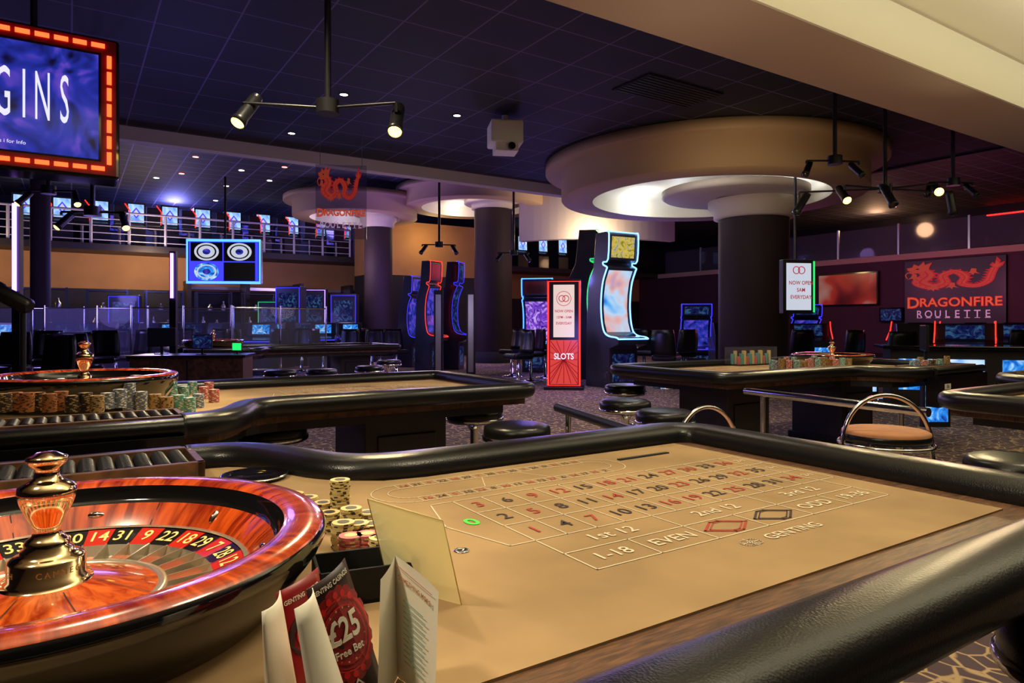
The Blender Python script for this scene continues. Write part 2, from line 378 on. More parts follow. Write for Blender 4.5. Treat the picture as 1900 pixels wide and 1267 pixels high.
# ---------------- roulette wheel
SEQ=[0,32,15,19,4,21,2,25,17,34,6,27,13,36,11,30,8,23,10,5,24,16,33,1,20,14,31,9,22,18,29,7,28,12,35,3,26]
REDS={1,3,5,7,9,12,14,16,18,19,21,23,25,27,30,32,34,36}
def wheel(loc,rz,label):
    o=root('casino_roulette',loc,rz,label,'roulette wheel','roulette wheels on the tables')
    MB().lathe([(.001,0),(.25,0),(.33,.0),(.345,.02),(.37,.05),(.395,.085),(.402,.10),(.402,.112),(.398,.117)],'gloss',96,cap=False).done('bowl',o)
    MB().lathe([(.398,.116),(.394,.121),(.37,.124),(.345,.121),(.336,.116)],'wheelwood',96,cap=False).done('rim',o)
    MB().lathe([(.336,.1165),(.333,.108),(.330,.094),(.325,.088),(.320,.086)],'gloss',96,cap=False).done('ball_track',o)
    mb=MB(); mb.lathe([(.3205,.0865),(.30,.070),(.282,.051)],'wheelwood',96,cap=False)
    for k in range(8):
        a=k*PI/4+.2; X=R(z=a)
        mb.add([(.283,-.0008,.053),(.319,-.0008,.0872),(.319,.0008,.0872),(.283,.0008,.053)],[(0,1,2,3)],'matte',X=X)
    mb.done('bowl_slope',o)
    for k in range(8):
        a=k*PI/4+.55; big=k%2
        X=R(z=a)@T(.301,0,.0725)@R(y=-.76)@Matrix.Diagonal((.006 if big else .014,.014 if big else .006,.004,1))
        MB().lathe([(1,0),(.8,.6),(.01,1)],'chrome',14,X=X).done('deflector',o)
    MB().lathe([(.2825,.0515),(.281,.0540),(.274,.0520)],'silver',96,cap=False).done('silver_band',o)
    mb=MB(); mp=MB(); mt=MB(); fr=MB(); st=2*PI/37; a25=math.radians(106-33)
    for i,nm in enumerate(SEQ):
        a=a25-(i-25)*st; c='wgrn' if nm==0 else('wred' if nm in REDS else 'wblk'); pc='wgrn' if nm==0 else('pred' if nm in REDS else 'pblk')
        sub=3
        for k in range(sub):
            t0=a-st/2+st*k/sub; t1=t0+st/sub
            q=lambda r,z,t:(r*math.cos(t),r*math.sin(t),z)
            mb.add([q(.226,.035,t0),q(.274,.050,t0),q(.274,.050,t1),q(.226,.035,t1)],[(0,1,2,3)],c)
            mp.add([q(.166,.016,t0),q(.216,.018,t0),q(.216,.018,t1),q(.166,.016,t1)],[(0,1,2,3)],pc)
            mp.add([q(.216,.018,t0),q(.226,.035,t0),q(.226,.035,t1),q(.216,.018,t1)],[(0,1,2,3)],'silver')
            mp.add([q(.166,.016,t0),q(.158,.028,t0),q(.158,.028,t1),q(.166,.016,t1)],[(0,1,2,3)],'silver')
        sl=math.atan2(.015,.048)
        X=R(z=a)@T(.250,0,.0434)@R(y=-sl)@R(z=-PI/2)
        mt.text(str(nm),.042,'gold',X,.82,.01)
        X=R(z=a+st/2); e_=.0012
        fr.add([(.162,-e_,.012),(.226,-e_,.012),(.227,-e_,.037),(.160,-e_,.029),(.162,e_,.012),(.226,e_,.012),(.227,e_,.037),(.160,e_,.029)],[(0,1,2,3),(4,7,6,5),(3,2,6,7)],'silver',X=X)
        fr.add([(.227,-.0005,.0359),(.274,-.0005,.0507),(.274,.0005,.0507),(.227,.0005,.0359)],[(0,1,2,3)],'brass',X=X)
    mb.done('number_ring',o); mp.done('pocket_ring',o); mt.done('number_digits',o); fr.done('pocket_frets',o)
    MB().lathe([(.162,.026),(.160,.031),(.150,.033),(.147,.030)],'silver',96,cap=False).done('inner_band',o)
    mb=MB(); mb.lathe([(.148,.030),(.12,.038),(.08,.050),(.05,.056)],'conewood',64,cap=False)
    for k in range(8): mb.add([(.07,-.0007,.0525),(.147,-.0007,.0308),(.147,.0007,.0308),(.07,.0007,.0525)],[(0,1,2,3)],'matte',X=R(z=k*PI/4+.3)@T(0,0,.0014))
    mb.done('rotor_cone',o)
    mb=MB(); mb.lathe([(.065,.045),(.065,.051),(.060,.054),(.055,.058),(.055,.061),(.050,.064),(.050,.088),(.047,.091),(.043,.094),(.034,.098),(.034,.103),(.029,.106),(.030,.112),(.025,.118),(.020,.122),(.0175,.130),(.020,.14),(.028,.155),(.035,.172),(.0385,.186),(.037,.196),(.024,.203),(.018,.207),(.0155,.216),(.016,.222),(.023,.228),(.027,.234),(.0265,.239),(.02,.241),(.012,.246),(.001,.247)],'brass',56)
    for k,ch in enumerate('CAMMEGH   CAMMEGH   CAMMEGH   '):
        if ch!=' ': mb.text(ch,.0125,'engrave',R(z=math.radians(-100)+k*2*PI/30)@T(.0505,0,.076)@R(z=PI/2)@UP,.9,.0)
    mb.done('turret',o)
    return o
# ---------------- roulette table
RAILP=[(.076*math.copysign(abs(math.cos(a))**.75,math.cos(a)),.052*math.copysign(abs(math.sin(a))**.8,math.sin(a))) for a in [2*PI*k/20 for k in range(20)]]
def table(loc,rz,m,L,label,detail=True,plate=None,shift=0.0):
    o=root('roulette_table',loc,rz,label,'gaming table','roulette tables')
    Lf=L-.15
    F=[(-.52,-.515),(Lf,-.515),(Lf,.53),(.88,.53),(.76,.55),(.67,.61),(.60,.72),(.55,.84),(.50,.93),(.43,.98),(.34,.99),(-.52,.99)]
    Wd=[(-.6,-.66),(L-.04,-.66),(L-.04,.61),(.88,.61),(.78,.63),(.70,.68),(.64,.78),(.59,.90),(.52,1.0),(.44,1.05),(.34,1.07),(-.6,1.07)]
    mm=lambda P:[(x,m*y) for x,y in P]
    MB().prism(mm(F),.745,.762,'felt').done('felt',o)
    MB().prism(mm(Wd),.68,.758,'tablewood').done('table_frame',o)
    arc=lambda cx,cy,r,a0,a1:[(cx+r*math.cos(a0+(a1-a0)*k/8),cy+r*math.sin(a0+(a1-a0)*k/8)) for k in range(9)]
    h=PI/2
    path=[(-.62,.85),(-.62,.2)]+arc(-.50,-.58,.12,PI,1.5*PI)+[(.5,-.70),(1.2,-.70)]+arc(L-.12,-.58,.12,-h,0)+[(L,0)]+arc(L-.12,.50,.12,0,h)+[(L-.5,.62)]
    sc=smooth([(.95,.62),(.84,.625),(.74,.655),(.67,.72),(.62,.82),(.57,.93),(.50,1.03),(.42,1.08),(.33,1.09)],4)
    path+= [(v.x,v.y) for v in sc]
    MB().sweep(RAILP,mm(path),'leather',.768).done('padded_rail',o)
    mb=MB(); inn=[(x*.93+.04,y*.9) for x,y in Wd]; mb.prism(mm(inn),.625,.69,'black'); mb.done('apron',o)
    for s0 in (.0,L-.72):
        mb=MB(); mb.bx(s0-.28,s0+.28,-.28,.28,.06,.63,'dark'); mb.bx(s0-.31,s0+.31,-.31,.31,0,.07,'black'); mb.bx(s0-.2,s0+.2,-.295,-.275,.14,.5,'black'); mb.bx(s0-.2,s0+.2,.275,.295,.14,.5,'black'); mb.done('pedestal',o,bevel=.008)
    y0,y1=sorted((m*.84,m*1.10)); mb=MB()
    mb.bx(-.56,.335,y0,y1,.752,.775,'matte')
    for a,b,c,d in((-.57,.345,m*.83,m*.85),(-.57,.345,m*1.09,m*1.115),(-.57,-.55,m*.83,m*1.11),(.325,.345,m*.83,m*1.11)):
        c,d=sorted((c,d)); mb.bx(a,b,c,d,.752,.815,'tablewood')
    mb.done('float_tray',o,bevel=.002)
    for k in range(19):
        x=-.525+k*.0455; mb=MB(); nr=18
        mb.tube([(x,m*(.86+.215*j/(nr*2)),.795) for j in range(nr*2+1)],.019,'gloss',10)
        for j in range(nr): mb.tube([(x+.0205*math.cos(a*PI/8),m*(.865+.205*j/nr),.795+.0205*math.sin(a*PI/8)) for a in range(9)],.0014,'gun',4)
        mb.done('chip_tube',o)
    y0,y1=sorted((m*1.09,m*1.2)); mb=MB(); mb.bx(-.6,.33,y0,y1,.46,.74,'gloss'); 
    mb.tube([(-.6,m*1.16,.775),(.33,m*1.16,.775)],.035,'leather',12)
    if plate:
        f=m*1.2003
        X=T(.17,f+ m*.002,.64)@(UP if m<0 else R(z=PI)@UP)
        mb.box((.17,f,.64),(.11,.003,.05),'paper'); mb.text(plate,.045,'inkd',T(0,m*.001,0)@X,1,.01)
    mb.done('dealer_cabinet',o,bevel=.01)
    mb=MB(); z=.7632; w=.0032 if detail else .005; s0=.815+shift; cw=.0805
    P=lambda s,t:(s,m*t)
    ln=lambda a,b,mt='white',ww=w: mb.line(P(*a),P(*b),ww,z,mt)
    rot=0 if m>0 else PI
    tx=lambda t,s,tt,size,mt,xs=1,b=.008,r=0: mb.text(t,size,mt,T(s,m*tt,z+.0004)@R(z=rot+r),xs,b)
    e=s0+12*cw
    for tt in(.247,.1287,.0103,-.108): ln((s0,tt),(e+.07,tt))
    ln((s0,-.203),(e,-.203)); ln((s0,-.3),(e,-.3)); ln((e+.07,.247),(e+.07,-.108))
    for k in range(13): ln((s0+k*cw,.247),(s0+k*cw,-.108))
    for k in range(0,13,4): ln((s0+k*cw,-.108),(s0+k*cw,-.203))
    for k in range(0,13,2): ln((s0+k*cw,-.203),(s0+k*cw,-.3))
    for a,b in(((s0,.247),(s0-.06,.247)),((s0-.06,.247),(s0-.11,.07)),((s0-.11,.07),(s0-.06,-.108)),((s0-.06,-.108),(s0,-.108))): ln(a,b)
    tx('0',s0-.045,.07,.065,'greenp',1,.02)
    for n in range(1,37):
        c=(n-1)//3; r=(n-1)%3; tx(str(n),s0+(c+.5)*cw,-.049+.1185*r,.06,'redp' if n in REDS else 'blackp',.95,.006)
    for k,t in enumerate(('1st 12','2nd 12','3rd 12')): tx(t,s0+(2+4*k)*cw,-.157,.052,'white')
    for k,t in((0,'1-18'),(1,'EVEN'),(4,'ODD'),(5,'19-36')): tx(t,s0+(1+2*k)*cw,-.252,.05,'white')
    for k,mt in((2,'redp'),(3,'blackp')):
        cx=s0+(1+2*k)*cw
        for f in(1,.78):
            q=[(cx-.066*f,-.2515),(cx-.012*f,-.2515+.036*f),(cx+.012*f,-.2515+.036*f),(cx+.066*f,-.2515),(cx+.012*f,-.2515-.036*f),(cx-.012*f,-.2515-.036*f)]
            for i in range(6): ln(q[i],q[(i+1)%6],mt,.0055 if f==1 else .003)
    for k in range(3): tx('2-1',e+.035,.188-.1185*k,.032,'white',1,.01)
    tx('GENTING',s0+.495,-.352,.041,'white')
    cx,cy=s0+.355,-.352
    for dx in(-.009,.009):
        q=[(cx+dx+.016*math.cos(a*PI/10),cy+.016*math.sin(a*PI/10)) for a in range(21)]
        for i in range(20): ln(q[i],q[i+1],'white',.0026)
    ln((cx-.026,cy),(cx+.026,cy),'white',.0026); ln((cx,cy-.021),(cx,cy+.021),'white',.0026)
    def stad(r,a,b,cy): return [(b+r*math.cos(t),cy+r*math.sin(t)) for t in[-h+PI*k/12 for k in range(13)]]+[(a+r*math.cos(t),cy+r*math.sin(t)) for t in[h+PI*k/12 for k in range(13)]]
    a,b=.76+shift,1.38+shift
    for r in(.095,.052):
        q=stad(r,a,b,.385)
        for i in range(len(q)): ln(q[i],q[(i+1)%len(q)],'white',.0025)
    for k in range(17):
        x=a+(b-a)*k/16; ln((x,.48),(x,.437),'white',.002); ln((x,.333),(x,.29),'white',.002)
    for k in range(16):
        x=a+(b-a)*(k+.5)/16; n1=SEQ[(25+k)%37]; n2=SEQ[(21-k)%37]
        tx(str(n1),x,.458,.028,'redp' if n1 in REDS else 'blackp'); tx(str(n2),x,.311,.028,'redp' if n2 in REDS else 'blackp')
    ln((a+.2,.333),(a+.25,.437),'white',.002); ln((a+.42,.333),(a+.37,.437),'white',.002)
    mb.bx(1.5+shift,1.72+shift,*sorted((m*.40,m*.415)),.762,.766,'matte')
    mb.done('printed_layout',o)
    return o
W1=W(-.03,1.23)
tb1=table(W1,TH,1,2.03,'tan felt roulette table with red and black numbers')
tb2=table(W(.06,4.26),TH,-1,2.45,'tan felt roulette table stacked with coloured chips',plate='07',shift=.25)
tb3=table(W(6.7,4.15),TH+PI,1,2.42,'roulette table with tan felt beside dark round column',plate='06',shift=.2)
tb4=table(W(6.55,1.26),TH+PI,-1,2.42,'roulette table with padded black rail and tan felt end',shift=.2)
tb5=table(W(2.0,12.3),TH,-1,3.1,'distant roulette table with black rail',shift=.5)
wh1=wheel(W(-.03,1.23,.762),TH,'mahogany roulette wheel with brass turret on tan felt')
wh2=dup(wh1,W(.06,4.26,.762),TH+.5,'smaller glossy brown roulette wheel beside coloured chips'); wh2.scale=(1.12,1.12,1.4)
dup(wh1,W(6.7,4.15,.762),TH,'roulette wheel on table beside column')
dup(wh1,W(2.0,12.3,.762),TH,'roulette wheel on distant table').scale=(1.2,1.2,1.35)
# ---------------- stools and chairs
def stool(loc,label='round black padded stool with chrome ring and post'):
    o=root('bar_stool',loc,0,label,'stool','black padded stools around the tables')
    MB().lathe([(.14,.50),(.19,.505),(.2,.515),(.2,.565),(.195,.59),(.17,.603),(.1,.608),(.001,.61)],'leather',36).done('seat',o)
    MB().lathe([(.2,.512),(.208,.515),(.21,.525),(.208,.537),(.2,.54)],'chrome',36,cap=False).done('seat_ring',o)
    MB().lathe([(.03,.03),(.03,.44),(.06,.48),(.09,.503)],'chrome',20).done('post',o)
    MB().lathe([(.2,0),(.2,.012),(.17,.022),(.05,.035),(.03,.06)],'chrome',36).done('base',o)
    MB().tube([(.13*math.cos(a*PI/12),.13*math.sin(a*PI/12),.2) for a in range(24)],.01,'chrome',8,True).rod((-.13,0,.2),(.13,0,.2),.008,'chrome').done('footrest',o)
    return o
st0=stool(Vector((.03,4.02,0)))
def put(col,row):
    Y=1260*.6/(row-600); return Vector(((col-950)/1260*Y,Y,0))
for c,r in[(880,757),(1160,742),(1160,714),(1234,762),(505,788),(520,687),(597,685),(686,679),(722,668),(1885,850)]: dup(st0,put(c,r))
dup(st0,(1.17,1.30,0),label='black leather stool tucked beside padded rail'); dup(st0,(.93,.89,0),label='black leather stool tucked beside padded rail')
def hoop(loc,rz,sh=.66):
    o=root('hoop_back_chair',loc,rz,'bar chair with chrome hoop back and padded seat','chair','chrome hoop back chairs')
    MB().lathe([(.17,sh-.05),(.2,sh-.045),(.205,sh-.02),(.195,sh),(.001,sh+.005)],'leather',36).done('seat',o)
    MB().lathe([(.200,sh-.012),(.199,sh+.002),(.185,sh+.010),(.001,sh+.016)],'seat_tan',36,cap=False).done('seat_cover',o)
    pts=[(.225*math.cos(a),-.02+.02*math.sin(a),sh-.12+.30*max(0,math.sin(a))**.8) for a in[PI*k/24 for k in range(25)]]
    pts=[(.2,-.02,sh-.3)]+pts+[(-.2,-.02,sh-.3)]
    MB().tube(pts,.011,'chrome',10).done('hoop_back',o)
    MB().tube([(.215*math.cos(a),.215*math.sin(a),sh-.06) for a in[2*PI*k/32 for k in range(32)]],.009,'chrome',8,True).done('seat_ring',o)
    for sx in(-1,1):
        for sy in(-1,1): MB().rod((.14*sx,.14*sy,sh-.04),(.2*sx,.2*sy,0),.012,'chrome').done('leg',o)
    return o
hc=hoop(Vector((1.87,3.4,0)),0)
dup(hc,(.97,3.4,0),TH).scale=(1,1,.93)
def chair(loc,rz):
    o=root('slot_chair',loc,rz,'black padded gaming chair on round pedestal base','chair','black gaming chairs')
    MB().box((0,0,.56),(.46,.44,.11),'leather').done('seat',o,bevel=.04)
    mb=MB(); vs=[];fs=[]
    for i in range(7):
        z=.62+.46*i/6; wd=.23-.04*(i/6)**3; bow=.05*math.sin(i/6*PI)
        for x in(-1,-.5,0,.5,1): vs.append((x*wd,.22+.04*i/6-.05*x*x+bow*.3-.02,z))
    n=len(vs)
    vs+=[(x,y+.06,z) for x,y,z in vs[:n]]
    for i in range(6):
        for k in range(4):
            a=i*5+k; fs.append((a,a+1,a+6,a+5)); fs.append((n+a,n+a+5,n+a+6,n+a+1))
    for i in range(6): fs.append((i*5,i*5+5,n+i*5+5,n+i*5)); fs.append((i*5+4,n+i*5+4,n+i*5+9,i*5+9))
    for k in range(4): fs.append((k,n+k,n+k+1,k+1)); fs.append((30+k,30+k+1,n+31+k,n+30+k))
    mb.add(vs,fs,'leather',True).done('backrest',o)
    MB().lathe([(.26,0),(.26,.015),(.1,.04),(.035,.06),(.035,.5)],'chrome',28).done('pedestal_base',o)
    return o
ch0=chair(bear(1237,12.6),math.radians(150))
for c,d,a in[(962,13.2,-60),(985,14.1,-70),(1012,15.0,-60),(950,15.4,-50),(705,14.5,40),(735,15.3,30),(690,16.4,60),(112,8.2,10),(75,7.3,-20),(150,9.5,50),(8,9.4,0),(245,12.5,-30),(190,11.8,20),(560,17,10),(470,17.5,-10),(600,16,80),(1195,14.6,160),(1265,14,200),(1480,13.2,180),(1420,15.2,190),(1570,12.9,200),(1660,10.6,180),(1885,13.2,170),(520,15,20),(400,15.2,-10),(340,15.6,15),(285,14,40),(640,14.6,-20),(90,11.2,30),(45,12.4,-40),(215,14.6,10),(450,14.2,150)]:
    dup(ch0,bear(c,d),math.radians(a))
# ---------------- slot machines
def slot(loc,rz,H,neon,s1,s2,label,w=.74,nr=.015):
    o=root('slot_machine',loc,rz,label,'slot machine','slot machines')
    k=H/2.85
    front=[(-.30,0),(-.30,.72),(-.56,.80),(-.58,.90),(-.50,.93),(-.30,.95),(-.16,1.02),(-.09,1.2),(-.06,1.45),(-.07,1.7),(-.12,1.95),(-.22,2.15),(-.24,2.2),(-.13,2.25),(-.13,2.3),(-.27,2.34),(-.30,2.8),(-.24,2.85)]
    front=[(y,z*k) for y,z in front]
    back=[(.10,2.85*k),(.18,2.2*k),(.34,1.9*k),(.40,1.0*k),(.42,0)]
    MB().sideext(front+back,-w/2,w/2,'cab').done('cabinet',o,bevel=.01)
    MB().bx(-w/2+.08,w/2-.08,-.306,-.3,.12,.62*k,'sdim').done('belly_panel',o)
    sc=front[6:12]; mb=MB(); n=len(sc)
    vs=[(x,y-.006,z) for y,z in sc for x in(-w/2+.06,w/2-.06)]
    mb.add(vs,[(2*i,2*i+1,2*i+3,2*i+2) for i in range(n-1)],s1).done('main_screen',o)
    a,b=front[15],front[16]; a=(a[0],a[1]+.04);b=(b[0],b[1]-.04)
    MB().add([(-w/2+.07,a[0]-.006,a[1]),(w/2-.07,a[0]-.006,a[1]),(w/2-.07,b[0]-.006,b[1]),(-w/2+.07,b[0]-.006,b[1])],[(0,1,2,3)],s2).done('top_screen',o)
    mb=MB(); mb.add([(-w/2+.05,-.545,.907*k),(w/2-.05,-.545,.907*k),(w/2-.05,-.34,.952*k),(-w/2+.05,-.34,.952*k)],[(0,1,2,3)],'matte')
    mb.cyl(.035,0,.02,neon,16,X=T(w/2-.13,-.45,.93*k)@R(x=.2)); mb.done('button_deck',o)
    for sx in(-1,1):
        pts=smooth([(sx*(w/2+.008),y-.012,z) for y,z in front[3:]],3)
        MB().tube(pts,nr,neon,6).done('neon_edge',o)
    MB().tube([(-w/2,front[3][0]-.015,front[3][1]),(w/2,front[3][0]-.015,front[3][1])],nr,neon,6).done('deck_light',o)
    MB().tube([(-w/2,front[-1][0]-.005,front[-1][1]),(w/2,front[-1][0]-.005,front[-1][1])],nr,neon,6).done('top_light',o)
    return o
d2r=math.radians
hs=slot(bear(1138,12.9),d2r(30),2.9,'ice','sgame','syell','tall curved slot machine edged in blue-white neon',.68)
slot(bear(1085,14.8),d2r(80),3.2,'green','sdim','sdim','black slot machine with green neon edge',.6,.01)
sB=slot(bear(1000,16.9),d2r(-12),2.3,'blue','spurp','sorange','slot machine with violet screen beside chairs')
dup(sB,bear(1040,19),d2r(-5),'slot machine with violet screen')
slot(bear(797,17.0),d2r(58),2.75,'redn','sblue','sorange','curved slot machine with red neon edge',.5,.008).scale=(.9,.7,1)
slot(bear(762,18.8),d2r(62),2.5,'blue2','sblue','sblue','curved slot machine with blue neon edge',.5,.008).scale=(.9,.7,1)
slot(bear(840,17.8),d2r(76),2.8,'blue2','sdim','sdim','tall black slot machine seen side-on beside column',.5,.006).scale=(.9,.8,1)
sC=slot(bear(1290,17.8),d2r(-8),1.7,'blue2','sblue','sdim','low slot machine with blue screen',.74,.01)
dup(sC,bear(1490,18.4),0)
def bslot(loc,rz):
    o=root('balcony_slot_machine',loc,rz,'upright slot machine with bright blue screen on balcony','slot machine','slot machines on the balcony')
    MB().sideext([(-.25,0),(-.25,.6),(-.3,.7),(-.2,.78),(-.18,1.45),(.3,1.45),(.3,0)],-.27,.27,'cab').done('cabinet',o)
    MB().add([(-.22,-.21,.82),(.22,-.21,.82),(.22,-.19,1.4),(-.22,-.19,1.4)],[(0,1,2,3)],'spale').done('screen',o)
    mb=MB(); X=T(0,-.2,1.12)@UP; mb.poly([(-.13,0),(0,.18),(.13,0),(0,-.18)],.014,'blue2',X); mb.poly([(-.08,0),(0,.12),(.08,0),(0,-.12)],.018,'swhite',X); mb.done('screen_emblem',o)
    return o
b0=bslot(W(-1.2,24.9,3.6),TH)
for k in range(1,13): dup(b0,W(-1.2+k*.98,24.9,3.6),TH+random.uniform(-.05,.05))
for k in range(5): dup(b0,W(15.5+k*1.1,24.9,3.6),TH)
def redchair(loc,rz):
    o=root('red_edged_chair',loc,rz,'high chair with red glowing edge on balcony','chair','red edged chairs on the balcony')
    MB().box((0,0,.6),(.4,.4,.1),'black').done('seat',o,bevel=.02); MB().box((0,.2,.95),(.4,.06,.6),'black').done('backrest',o,bevel=.02)
    MB().tube([(-.2,.24,.7),(-.22,.26,1.1),(-.08,.27,1.3)],.016,'redn',6).done('glow_edge',o)
    MB().cyl(.05,0,.56,'steel',12).done('post',o); return o
r0=redchair(W(-.7,24.3,3.6),TH+PI)
for k in range(1,11): dup(r0,W(-.7+k*.98,24.3,3.6),TH+PI+random.uniform(-.3,.3))
p0=None
for k in range(6):
    loc=W(-.6+k*1.9,26.7,4.3)
    if p0 is None:
        p0=root('wall_screen',loc,TH,'blue screen mounted above balcony machines','screen','screens above the balcony'); 
        MB().box((0,0,.3),(1.0,.08,.6),'gloss').done('frame',p0); MB().box((0,-.045,.3),(.92,.01,.52),'sblue').done('display',p0)
    else: dup(p0,loc)
def railing(name,a,b,z0,z1,n,nr,label,mt='steel'):
    o=root(name,(0,0,0),0,label,'railing')
    for i in range(n+1):
        p=a+(b-a)*i/n; MB().bx(-.03,.03,-.03,.03,z0,z1,mt,X=T(p.x,p.y,0)).done('post',o)
    for k in range(nr):
        z=z1-(z1-z0-.12)*k/(nr-1) ; MB().rod((a.x,a.y,z),(b.x,b.y,z),.035 if k==0 else .015,mt).done('top_rail' if k==0 else 'cross_rail',o)
    return o
railing('balcony_railing',W(-5.5,23.9),W(8.5,23.9),3.6,4.58,14,5,'white metal railing along balcony edge',mt='rail')
o=root('glass_balustrade',(0,0,0),0,'smoked glass balustrade on upper level edge','balustrade')
for k in range(7):
    q=8+k*2.2; mb=MB(); mb.bx(23.97,23.99,q+.03,q+2.17,3.6,4.6,'glass',X=R(z=TH)); mb.done('glass_panel',o)
    MB().bx(23.95,24.02,q-.03,q+.03,3.58,4.65,'steel',X=R(z=TH)).done('post',o)
MB().bx(27.15,27.25,9.5,11,5.0,5.04,'redn',X=R(z=TH)).done('red_light_strip',label='thin red light strip along upper level wall',cat='light')
# ---------------- totem
def totem(loc,rz):
    o=root('sign_totem',loc,rz,'tall illuminated opening-hours sign with red neon border','sign')
    MB().bx(-.3,.3,-.12,.12,0,2.0,'black').bx(-.36,.36,-.2,.2,0,.06,'black').done('housing',o,bevel=.01)
    MB().bx(-.19,.19,-.128,-.122,.95,1.9,'spanelw').done('upper_panel',o)
    mb=MB(); X=T(0,-.131,0)
    for t,z,s in(('NOW OPEN',1.42,.066),('12PM - 5AM',1.31,.06),('EVERYDAY',1.2,.066)): mb.text(t,s,'inkr',X@T(0,0,z)@UP,.9,.015)
    for dx in(-.035,.035): mb.tube([(dx+.055*math.cos(a*PI/12),-.131,1.65+.055*math.sin(a*PI/12)) for a in range(24)],.007,'inkr',5,True)
    mb.tube([(.13*math.cos(a*PI/12),-.131,1.65+.13*math.sin(a*PI/12)) for a in range(24)],.005,'inkr',5,True)
    mb.done('upper_writing',o)
    mb=MB(); mb.bx(-.25,.25,-.128,-.122,.1,.9,'spanelr')
    for k in range(24):
        a=2*PI*k/24; r=.5; cz=.55; x=max(-.24,min(.24,r*math.cos(a))); z=max(.12,min(.88,cz+r*math.sin(a)))
        mb.line((0,.55),(x,z),.012,0,'cardred',T(0,-.1295,0)@UP)
    mb.text('SLOTS',.15,'wtxt',T(0,-.131,.6)@UP,.85,.02); mb.done('lower_panel',o)
    MB().tube([(-.285,-.125,.08),(-.285,-.125,1.96),(.285,-.125,1.96),(.285,-.125,.08)],.018,'redn',6,True).done('neon_border',o)
    return o
totem(bear(1047,12.4),d2r(-8))
# ---------------- hanging monitors
def monitor(loc,w,h,rz,zc,frame,disp,label,top=3.8,writing=None,tube_=True):
    o=root('hanging_monitor',loc,rz,label,'screen')
    MB().bx(-w/2,w/2,-.05,.05,zc-h/2,zc+h/2,'black').done('housing',o,bevel=.01)
    MB().bx(-w/2+.05,w/2-.05,-.056,-.052,zc-h/2+.05,zc+h/2-.05,disp).done('display',o)
    if tube_: MB().tube([(-w/2+.02,-.055,zc-h/2+.02),(-w/2+.02,-.055,zc+h/2-.02),(w/2-.02,-.055,zc+h/2-.02),(w/2-.02,-.055,zc-h/2+.02)],.028,frame,6,True).done('neon_frame',o)
    MB().rod((0,0.03,zc+h/2-.02),(0,.03,top),.02,'black').done('mounting_pole',o)
    if writing: writing(o,zc)
    return o
def quad(o,zc):
    mb=MB(); 
    for x,z,m1,m2 in((-.29,.17,'swhite','inkd'),(.27,.17,'swhite','inkd'),(-.29,-.18,'scyan','inkd')):
        mb.box((x,-.058,zc+z),(.54,.003,.33),'blue2' if m1=='scyan' else 'dark')
        for r,mm_ in((.155,m1),(.125,'inkd' if m1=='swhite' else 'swhite'),(.105,m1),(.05,'sblue')): mb.cyl(r,0,.002+.001*(.16-r)*20,mm_,28,X=T(x,-.06,zc+z)@UP@Matrix.Diagonal((1.35,1,1,1)))
    mb.box((.27,-.058,zc-.18),(.54,.003,.33),'matte'); mb.done('wheel_views',o)
monitor(bear(417,12),1.28,.78,d2r(5),2.29,'blue','blue2','hanging screen with blue neon frame showing roulette wheel views',writing=quad)
def nowopen(o,zc):
    mb=MB(); X=T(0,-.06,zc)
    for t,z in(('NOW OPEN',.05),('5AM',-.05),('EVERYDAY',-.15)): mb.text(t,.075,'inkr',X@T(.03,0,z)@UP,.9,.015)
    for dx in(-.04,.04): mb.tube([(dx+.05*math.cos(a*PI/12),-.06,zc+.23+.05*math.sin(a*PI/12)) for a in range(24)],.006,'inkr',5,True)
    mb.done('display_writing',o)
z9=el(532,9.6); mo=monitor(bear(1478,9.6),.48,.76,d2r(10),z9,'green','swhite','portrait hanging screen showing opening times',3.8,nowopen,False)
MB().rod((.235,-.055,z9-.36),(.235,-.055,z9+.36),.012,'green').done('side_light',mo)
# marquee
mq=root('marquee_screen',W(0,5.19,0),TH,'large hanging screen with glowing red marquee border','screen')
x0,x1,zb,zt=-1.75,.27,2.15,3.07
MB().bx(x0,x1,0,.3,zb,zt,'gloss').done('housing',mq,bevel=.02)
MB().bx(x0+.12,x1-.12,-.006,0,zb+.12,zt-.12,'sblue').done('display',mq)
mb=MB()
for ch,xx in zip('ORIGINS',(-.70,-.56,-.44,-.35,-.245,-.15,-.035)): mb.text(ch,.44,'wtxt',T(xx,-.01,(zb+zt)/2+.0)@UP,.27 if ch!='I' else .3,0)
mb.text('GENTING CASINOS',.035,'wtxt',T(-.55,-.01,zt-.2)@UP); mb.text('Press i for Info',.032,'wtxt',T(-.33,-.01,zb+.17)@UP); mb.done('display_writing',mq)
mb=MB(); mb.bx(x0+.02,x1-.02,-.012,0,zb+.02,zb+.105,'cardmar'); mb.bx(x0+.02,x1-.02,-.012,0,zt-.105,zt-.02,'cardmar'); mb.bx(x0+.02,x0+.105,-.012,0,zb+.105,zt-.105,'cardmar'); mb.bx(x1-.105,x1-.02,-.012,0,zb+.105,zt-.105,'cardmar'); mb.done('border_panel',mq)
def mlight(a,b,c,d): MB().bx(a,b,-.025,-.012,c,d,'orange').done('marquee_light',mq)
for z in(zb+.06,zt-.06):
    x=x1-.16
    while x>x0+.05: mlight(x,x+.075,z-.013,z+.013); x-=.1
for xx in(x0+.06,x1-.06):
    z=zb+.09
    while z<zt-.12: mlight(xx-.013,xx+.013,z,z+.08); z+=.105
for x in(-1.3,-.2): MB().rod((x,.15,zt),(x,.15,3.8),.02,'black').done('mounting_pole',mq)
